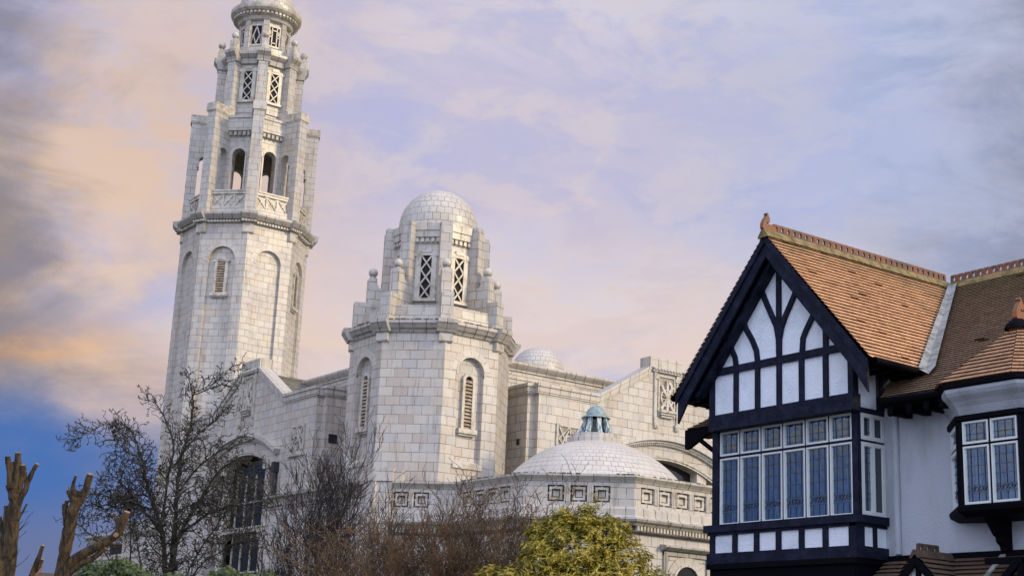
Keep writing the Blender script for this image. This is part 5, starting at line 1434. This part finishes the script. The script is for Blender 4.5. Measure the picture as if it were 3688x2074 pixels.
def pollards():
    R = random.Random(3)
    t = empty('pollarded_tree', (4.92, 16.56, 0), 'pollarded bare trunk topped by a cluster of sawn upright stubs, leftmost tree', 'tree', 'pollarded trees')
    m = MB(); o = [(4.92, 16.56, 0), (4.92, 16.55, 1.2), (4.90, 16.52, 2.44), (4.875, 16.44, 2.73), (4.84, 16.35, 3.09), (4.805, 16.3, 3.32), (4.785, 16.26, 3.50)]
    limb(m, o, 0.088, 0.064, 14, 0.007, R, 5)
    limb(m, [(4.90, 16.50, 2.1), (4.83, 16.50, 2.5), (4.80, 16.5, 2.76), (4.79, 16.43, 2.96), (4.75, 16.38, 3.19)], 0.06, 0.028, 8, 0.004, R)
    m.build('trunk', 'bark', t)
    for pts, a, b in (([(4.76, 16.29, 3.38), (4.71, 16.28, 3.55), (4.66, 16.27, 3.72)], 0.045, 0.026), ([(4.75, 16.28, 3.42), (4.735, 16.26, 3.55), (4.71, 16.25, 3.66)], 0.032, 0.026),
                      ([(4.79, 16.25, 3.42), (4.775, 16.22, 3.6), (4.75, 16.2, 3.76)], 0.042, 0.036), ([(4.81, 16.26, 3.34), (4.83, 16.22, 3.5), (4.815, 16.19, 3.63)], 0.046, 0.038),
                      ([(4.84, 16.30, 3.18), (4.885, 16.22, 3.36), (4.90, 16.17, 3.5), (4.945, 16.1, 3.65)], 0.036, 0.024), ([(4.88, 16.21, 3.36), (4.872, 16.20, 3.46), (4.86, 16.19, 3.56)], 0.018, 0.014),
                      ([(4.82, 16.33, 3.2), (4.77, 16.33, 3.3), (4.715, 16.33, 3.41)], 0.024, 0.018), ([(4.80, 16.47, 2.80), (4.75, 16.46, 2.95), (4.72, 16.45, 3.07)], 0.026, 0.02),
                      ([(4.86, 16.36, 3.02), (4.9, 16.3, 3.1), (4.935, 16.25, 3.22)], 0.016, 0.010), ([(5.05, 16.45, 2.1), (5.12, 16.37, 2.45), (5.14, 16.3, 2.6), (5.165, 16.23, 2.78)], 0.034, 0.02), ([(5.12, 16.36, 2.46), (5.17, 16.30, 2.55), (5.19, 16.26, 2.63)], 0.024, 0.018)):
        m = MB(); limb(m, pts, a, b, 10, 0.004, R); st = m.build('sawn_stub', 'bark', t); saw_cut(pts, b, st)
    T = Twigs(); par = dict(step=[0.05, 0.04, 0.03], crook=[0.22, 0.25, 0.2], up=[0.06, 0.05, 0], rmin=0.0035, depth=1, skip=[2, 1], kids=[1, 1], prob=[0.12, 0.1], ang=(25, 55), ratio=(0.35, 0.6))
    for k in range(9): grow(T, R, Vector((4.88 + R.uniform(-0.02, 0.06), 16.40, R.uniform(2.5, 3.1))), Vector((0.7, -0.4, 0.9)) + rvec(R) * 0.3, R.uniform(0.12, 0.3), 0.006, 0, par)
    T.build('twigs', 'darkbark', t)
    t = empty('pollarded_tree', (5.75, 17.25, 0), 'pollarded bare trunk with one long sawn limb reaching towards the hawthorn', 'tree', 'pollarded trees')
    m = MB(); limb(m, [(5.75, 17.25, 0), (5.74, 17.23, 1.3), (5.725, 17.19, 2.51), (5.715, 17.11, 2.77), (5.70, 17.02, 3.08), (5.70, 16.96, 3.27), (5.71, 16.91, 3.40), (5.70, 16.88, 3.50)], 0.080, 0.056, 14, 0.007, R, 5)
    m.build('trunk', 'bark', t)
    for pts, a, b in (([(5.70, 16.95, 3.26), (5.735, 16.90, 3.37), (5.775, 16.84, 3.49), (5.785, 16.76, 3.69)], 0.056, 0.038), ([(5.67, 16.95, 3.36), (5.645, 16.92, 3.52), (5.655, 16.86, 3.67)], 0.034, 0.014),
                      ([(5.66, 16.95, 3.40), (5.625, 16.95, 3.45), (5.60, 16.95, 3.50)], 0.022, 0.018), ([(5.66, 17.04, 3.10), (5.635, 17.02, 3.2), (5.62, 16.98, 3.38)], 0.03, 0.022), ([(5.64, 17.03, 3.18), (5.61, 17.03, 3.24), (5.59, 17.01, 3.34)], 0.018, 0.013),
                      ([(5.72, 17.17, 2.50), (5.76, 17.13, 2.61), (5.85, 17.01, 2.75), (6.02, 16.85, 2.88), (6.17, 16.71, 3.02), (6.20, 16.65, 3.13), (6.22, 16.59, 3.28)], 0.062, 0.040),
                      ([(6.16, 16.68, 3.10), (6.13, 16.68, 3.18), (6.10, 16.68, 3.26)], 0.022, 0.016), ([(5.73, 17.15, 2.48), (5.79, 17.12, 2.55), (5.87, 17.03, 2.65), (6.0, 16.91, 2.75), (6.09, 16.82, 2.86)], 0.05, 0.03),
                      ([(5.98, 16.88, 2.86), (6.1, 16.8, 2.89), (6.24, 16.69, 2.915)], 0.018, 0.012)):
        m = MB(); limb(m, pts, a, b, 10, 0.005, R); st = m.build('sawn_limb' if a > 0.045 else 'sawn_stub', 'bark', t); saw_cut(pts, b, st)
    m = MB(); m.tube([Vector((6.165, 16.70, 3.02)), Vector((6.13, 16.64, 3.005))], [0.03, 0.026], 10); m.build('sawn_knot', 'cutwood', t)
pollards()

HP = dict(step=[0.09, 0.065, 0.045, 0.04], crook=[0.20, 0.28, 0.34, 0.3], up=[0.03, 0.02, 0.02, 0], rmin=0.0056, depth=2, skip=[1, 1, 1, 1], kids=[1, 1, 1, 0], prob=[0.80, 0.55, 0.30, 0.0], ang=(35, 78), ratio=(0.36, 0.60), spur=0.95)
def hawthorn():
    R = random.Random(11); base = Vector((10.85, 26.5, 0))
    t = empty('hawthorn_tree', base, 'dark leafless hawthorn with tangled spreading twigs in front of the bell tower', 'tree')
    limbs = [([(10.80, 26.4, 1.2), (10.66, 26.15, 3.19), (10.47, 26.04, 3.94), (10.3, 26.02, 4.33), (10.07, 26.03, 4.81), (9.9, 26.0, 5.26), (9.67, 26.01, 5.71), (9.46, 26.11, 5.86)], 0.062, 0.016),
             ([(10.88, 26.4, 1.2), (10.75, 26.09, 3.17), (10.65, 25.87, 4.08), (10.56, 25.7, 4.75), (10.5, 25.56, 5.32), (10.55, 25.34, 5.86), (10.48, 25.23, 6.37), (10.33, 25.18, 6.80)], 0.066, 0.012),
             ([(10.48, 25.26, 6.24), (10.49, 25.2, 6.46), (10.74, 24.95, 6.66), (10.97, 24.67, 6.98)], 0.014, 0.008), ([(10.49, 25.2, 6.44), (10.78, 24.94, 6.61), (11.10, 24.65, 6.80)], 0.013, 0.008),
             ([(10.90, 26.3, 1.8), (10.75, 25.93, 3.68), (10.89, 25.6, 4.36), (11.06, 25.3, 4.92), (11.23, 25.09, 5.2), (11.48, 24.88, 5.32)], 0.05, 0.012), ([(10.7, 25.92, 3.81), (11.05, 25.53, 4.24), (11.42, 25.2, 4.45), (11.86, 24.87, 4.53)], 0.035, 0.010),
             ([(10.45, 26.05, 3.94), (10.07, 26.18, 4.38), (9.77, 26.27, 4.71), (9.5, 26.39, 4.94)], 0.035, 0.010), ([(10.44, 25.97, 4.21), (10.38, 25.79, 4.88), (10.34, 25.6, 5.53), (10.01, 25.61, 6.15), (9.79, 25.7, 6.32)], 0.032, 0.010),
             ([(9.9, 26.0, 5.26), (9.64, 26.14, 5.38), (9.42, 26.23, 5.59)], 0.016, 0.009), ([(10.44, 25.66, 5.15), (10.64, 25.35, 5.65), (10.89, 25.06, 5.99), (11.06, 24.85, 6.25)], 0.022, 0.009),
             ([(10.3, 26.02, 4.33), (9.94, 26.25, 4.42), (9.44, 26.56, 4.56), (9.16, 26.74, 4.6)], 0.022, 0.008), ([(10.57, 25.75, 4.62), (10.82, 25.38, 5.17), (11.11, 25.09, 5.46), (11.34, 24.81, 5.72)], 0.026, 0.009),
             ([(9.83, 26.25, 4.66), (9.58, 26.54, 4.30), (9.31, 26.70, 4.39), (9.05, 26.9, 4.16)], 0.016, 0.007), ([(9.67, 26.01, 5.71), (9.46, 26.11, 5.84), (9.16, 26.32, 5.80), (8.97, 26.46, 5.65), (8.83, 26.58, 5.53)], 0.013, 0.006),
             ([(10.95, 26.2, 2.0), (11.0, 25.8, 3.3), (11.35, 25.4, 4.2), (11.6, 25.1, 4.9)], 0.026, 0.009), ([(10.5, 26.4, 1.6), (10.2, 26.2, 3.3), (9.95, 26.2, 4.0), (9.6, 26.4, 4.35)], 0.026, 0.008), ([(10.2, 26.5, 1.4), (10.07, 26.46, 3.51), (9.85, 26.26, 4.58), (9.76, 26.14, 5.12)], 0.022, 0.009), ([(10.4, 26.5, 1.2), (9.9, 26.5, 3.0), (9.5, 26.7, 3.7), (9.15, 26.9, 4.0)], 0.026, 0.008),
             ([(10.9, 26.3, 1.6), (11.1, 25.9, 3.1), (11.4, 25.5, 3.6), (11.75, 25.2, 3.85)], 0.026, 0.008), ([(10.6, 25.8, 4.3), (10.9, 25.6, 4.5), (11.3, 25.4, 4.95), (11.55, 25.2, 5.25)], 0.02, 0.008)]
    m = MB(); samples = []
    for pts, a, b in limbs:
        o, rad = limb(m, pts, a * 0.86, b * 0.62, 7, 0.014, R, 4); samples.append((o, rad))
    m.build('trunk', 'darkbark', t)
    T = Twigs()
    for o, rad in samples:
        for i in range(3, len(o)):
            if o[i].z < 2.9: continue
            for _ in range(6 if o[i].z < 5.0 and o[i].x > 10.0 else 4):
                if R.random() < (0.30 if o[i].x > 11.0 and o[i].z > 4.7 else 0.80):
                    d = (o[i] - o[i - 1]).normalized(); sd = rvec(R); sd = (sd - d * sd.dot(d)).normalized(); an = radians(R.uniform(30, 70))
                    hgt = o[i].z
                    grow(T, R, o[i], d * cos(an) + sd * sin(an), R.uniform(0.24, 0.62) * (0.55 if hgt > 5.6 or o[i].x < 9.6 else 1.0), max(0.008, rad[i] * 0.45), 0, HP)
    T.build('crown', 'darkbark', t)
hawthorn()

def bush(name, label, cat, base, spots, par, mat, seed, tips, stem_r, group=None):
    R = random.Random(seed)
    t = empty(name, base, label, cat, group); T = Twigs()
    for s, e in zip(spots, tips):
        s = Vector(s); e = Vector(e); grow(T, R, s, (e - s), (e - s).length, stem_r * R.uniform(0.7, 1.2), 0, par)
    T.build('branches', mat, t)
    return t

def shrubs():
    R = random.Random(5)
    par = dict(step=[0.16, 0.10, 0.07, 0.06], crook=[0.10, 0.13, 0.15, 0.15], up=[0.04, 0.07, 0.07, 0.05], rmin=0.0048, depth=3, skip=[3, 1, 1, 1], kids=[1, 1, 1, 0], prob=[0.70, 0.58, 0.40, 0], ang=(18, 42), ratio=(0.34, 0.54))
    A = Vector((13.3, 27.6, 0)); B = Vector((15.3, 26.2, 0))
    spots = []; tips = []
    for i in range(15):
        f = R.random(); s = A.lerp(B, 0.28 + 0.44 * R.random()) + Vector((0, 0, 1.2)); e = A.lerp(B, f) + rvec(R) * 0.2
        top = 5.25 - 2.2 * abs(f - 0.50) + R.uniform(-0.5, 0.3); e.z = top; spots.append(s); tips.append(s.lerp(e, 0.92))
    bush('bare_shrub', 'black leafless shrub of upright forked branches between hawthorn and domed corner turret', 'shrub', (14.4, 26.9, 0), spots, par, 'blackbark', 21, tips, 0.030)
    par = dict(step=[0.13, 0.08, 0.055, 0.05], crook=[0.20, 0.26, 0.28, 0.2], up=[0.03, 0.05, 0.04, 0.03], rmin=0.0042, depth=2, skip=[4, 1, 1, 1], kids=[2, 1, 1, 0], prob=[0.60, 0.52, 0.3, 0], ang=(20, 60), ratio=(0.24, 0.44))
    A = Vector((12.05, 21.45, 0)); B = Vector((14.5, 19.9, 0)); n = Vector((0.58, 0.81, 0)); spots = []; tips = []
    for i in range(122):
        f = R.random(); s = A.lerp(B, f) + n * R.uniform(-0.5, 0.6); e = A.lerp(B, min(1.02, max(-0.02, f + R.uniform(-0.12, 0.12)))) + n * R.uniform(-0.6, 0.7)
        hh = 3.72 + 0.30 * sin(f * 9 + 1.0) - (0.75 * max(0, f - 0.82) / 0.18) - 0.65 * max(0, 0.2 - f) / 0.2
        s.z = 1.5; e.z = hh + R.uniform(-0.5, 0.35); spots.append(s); tips.append(e)
    bush('twiggy_bush', 'wide mass of leafless red brown twigs below the corner turret and the parapet', 'shrub', (13.0, 20.9, 0), spots, par, 'browntwig', 22, tips, 0.014)
    # thin saplings far left
    par = dict(step=[0.12, 0.09, 0.06], crook=[0.09, 0.12, 0.12], up=[0.05, 0.06, 0.05], rmin=0.005, depth=2, skip=[3, 1, 1], kids=[1, 1, 0], prob=[0.5, 0.3, 0], ang=(18, 40), ratio=(0.3, 0.5))
    spots = []; tips = []
    for i in range(16):
        x = R.uniform(-0.55, 0.75); s = Vector((7.5 + x * 0.81, 28.2 - x * 0.58, 1.4)); spots.append(s); tips.append(s + Vector((R.uniform(-0.3, 0.3), R.uniform(-0.3, 0.3), R.uniform(1.0, 2.2))))
    bush('bare_sapling', 'small clump of thin bare stems between the two pollarded trunks', 'shrub', (7.5, 28.2, 0), spots, par, 'blackbark', 23, tips, 0.010)
shrubs()

class Leaves:
    def __init__(s): s.v = []; s.f = []
    def leaf(s, p, d, n, L, w):
        x = d.cross(n)
        x = x.normalized() if x.length > 1e-6 else Vector((1, 0, 0))
        i = len(s.v); dr = n * L * 0.08
        s.v += [p, p + d * L * 0.45 + x * w / 2 + dr, p + d * L, p + d * L * 0.45 - x * w / 2 + dr, p + d * L * 0.5 - dr * 0.2]
        s.f += [(i, i + 1, i + 4), (i + 1, i + 2, i + 4), (i + 2, i + 3, i + 4), (i + 3, i, i + 4)]
    build = Twigs.build

def evergreen():
    R = random.Random(9); base = Vector((11.85, 15.0, 0))
    t = empty('evergreen_shrub', base, 'bushy evergreen shrub with drooping yellow green leaves in front of the domed vestry', 'shrub')
    # crown lobes: centre, radii
    def W(px, z, dep=0.0):   # px: metres to the right of the stem along the street view line
        return base + Vector((0.819 * px + 0.574 * dep, -0.574 * px + 0.819 * dep, z))
    lobes = [(W(-0.10, 3.30), 0.52, 0.50), (W(-0.28, 3.66), 0.22, 0.24), (W(0.02, 3.72), 0.20, 0.26), (W(0.30, 3.58), 0.26, 0.26), (W(-0.52, 3.55, 0.1), 0.20, 0.22), (W(0.42, 3.18), 0.44, 0.42), (W(-0.45, 3.15, -0.1), 0.40, 0.36), (W(0.0, 2.85), 0.8, 0.5),
             (W(-0.95, 2.82, -0.1), 0.42, 0.30), (W(-1.22, 2.66, 0.1), 0.34, 0.26), (W(0.85, 2.80), 0.44, 0.34), (W(1.12, 2.62, 0.1), 0.34, 0.30), (W(0.5, 2.5, -0.3), 0.6, 0.5), (W(-0.5, 2.4, -0.3), 0.7, 0.5), (W(0.0, 1.9), 1.0, 0.9)]
    m = MB(); T = Twigs()
    for k in range(5): limb(m, [base + rvec(R) * 0.08, W(R.uniform(-0.3, 0.3), 1.2), W(R.uniform(-0.5, 0.5), 2.4), W(R.uniform(-0.5, 0.5), 3.3)], 0.05, 0.012, 7, 0.01, R)
    m.build('trunk', 'bark', t)
    Lv = Leaves()
    def shoot(p, d, n=11, L=0.086):
        for k in range(n):
            q = p - d * R.uniform(0, 0.10); side = rvec(R); side = (side - d * side.dot(d)).normalized()
            dd = (side * 1.0 + d * R.uniform(-0.1, 0.7) + Vector((0, 0, -0.45))).normalized(); Lv.leaf(q, dd, (d + rvec(R) * 0.5).normalized(), L * R.uniform(0.65, 1.2), L * 0.30)
    for c, rx, rz in lobes:
        c = c - Vector((0, 0, 0.09)); rx *= 1.0; rz *= 0.95; c = base + Vector(((c.x - base.x) * 1.10, (c.y - base.y) * 1.10, c.z))
        n = int(520 * rx * (rx + rz)) + 45
        for _ in range(n):
            v = rvec(R); s = R.uniform(0.62, 1.06) ** 0.7
            if R.random() < 0.14: s *= R.uniform(1.08, 1.24)
            p = c + Vector((v.x * rx, v.y * rx, v.z * rz)) * s
            d = (v + Vector((0, 0, 0.6)) + rvec(R) * 0.4).normalized(); shoot(p, d)
    for x, z, hgt in ((0.13, 3.72, 0.40), (-0.30, 3.80, 0.14), (0.95, 3.0, 0.20), (0.28, 3.72, 0.14), (-0.55, 3.70, 0.12)):
        p0 = W(x, z - 0.10); n = int(hgt / 0.035)
        for k in range(n):
            p = p0 + Vector((0.012 * sin(k), 0.01 * cos(k), hgt * k / n)); shoot(p, Vector((0, 0, 1)), 5 if hgt < 0.3 else (3 if k < n * 0.45 else 7), 0.075)
        T.seg(p0 - Vector((0, 0, 0.3)), p0 + Vector((0, 0, hgt)), 0.008, 0.004)
    T.build('twigs', 'darkbark', t)
    Lv.build('crown', 'leaf', t)
evergreen()

def ivy_hedge():
    R = random.Random(13); A = Vector((7.55, 22.1, 0)); B = Vector((10.6, 20.1, 0))
    t = empty('ivy_hedge', (9.0, 21.1, 0), 'low dark green ivy hedge running under the hawthorn', 'hedge')
    n = Vector((0.58, 0.81, 0)); Lv = Leaves(); T = Twigs()
    for k in range(5200):
        f = R.random(); top = 2.98 + 0.10 * sin(f * 11) + 0.06 * sin(f * 31 + 1) - 0.22 * max(0, f - 0.42) - (0.3 * max(0, 0.06 - f) / 0.06)
        z = top - abs(R.gauss(0, 0.22)); side = R.uniform(-0.35, 0.35)
        p = A.lerp(B, f) + n * side + Vector((0, 0, z - 0.25 * abs(side)))
        d = (rvec(R) + Vector((0, 0, -0.3)) - n * 0.4).normalized(); Lv.leaf(p, d, (Vector((0, 0, 0.7)) - n + rvec(R) * 0.6).normalized(), R.uniform(0.05, 0.10), R.uniform(0.045, 0.075))
    for k in range(260):
        f = R.random(); p = A.lerp(B, f) + n * R.uniform(-0.3, 0.2); T.seg(p, p + Vector((R.uniform(-0.1, 0.1), R.uniform(-0.1, 0.1), R.uniform(2.5, 2.9))), 0.010, 0.005)
    T.build('stems', 'browntwig', t); Lv.build('foliage', 'ivy', t)
ivy_hedge()

def far_house():
    h = empty('distant_house', (38.5, 122.5, 0), 'distant red brick house with a chimney, seen between the pollarded trunks', 'house')
    f = Fr((38.5, 122.5), 235)
    m = MB((38, 122)); m.box(f, -1.3, 4, -8, 0, 0, 6.6); m.build('wall', 'brick', h)
    m = MB((38, 122)); m.polyd(f, [(0.4, 6.4), (-4, 8.5), (-8.4, 6.4)], -1.4, 4.1); r = m.build('roof', 'oldtile', h)
    m = MB((38, 122)); m.box(f, -1.35, -0.70, -4.3, -3.6, 6, 9.2); m.box(f, -1.42, -0.63, -4.37, -3.53, 8.95, 9.15); m.tube([f.p(-1.05, -3.95, 9.2), f.p(-1.05, -3.95, 9.6)], [0.14, 0.12], 8); m.build('chimney', 'brick', r)
far_house()
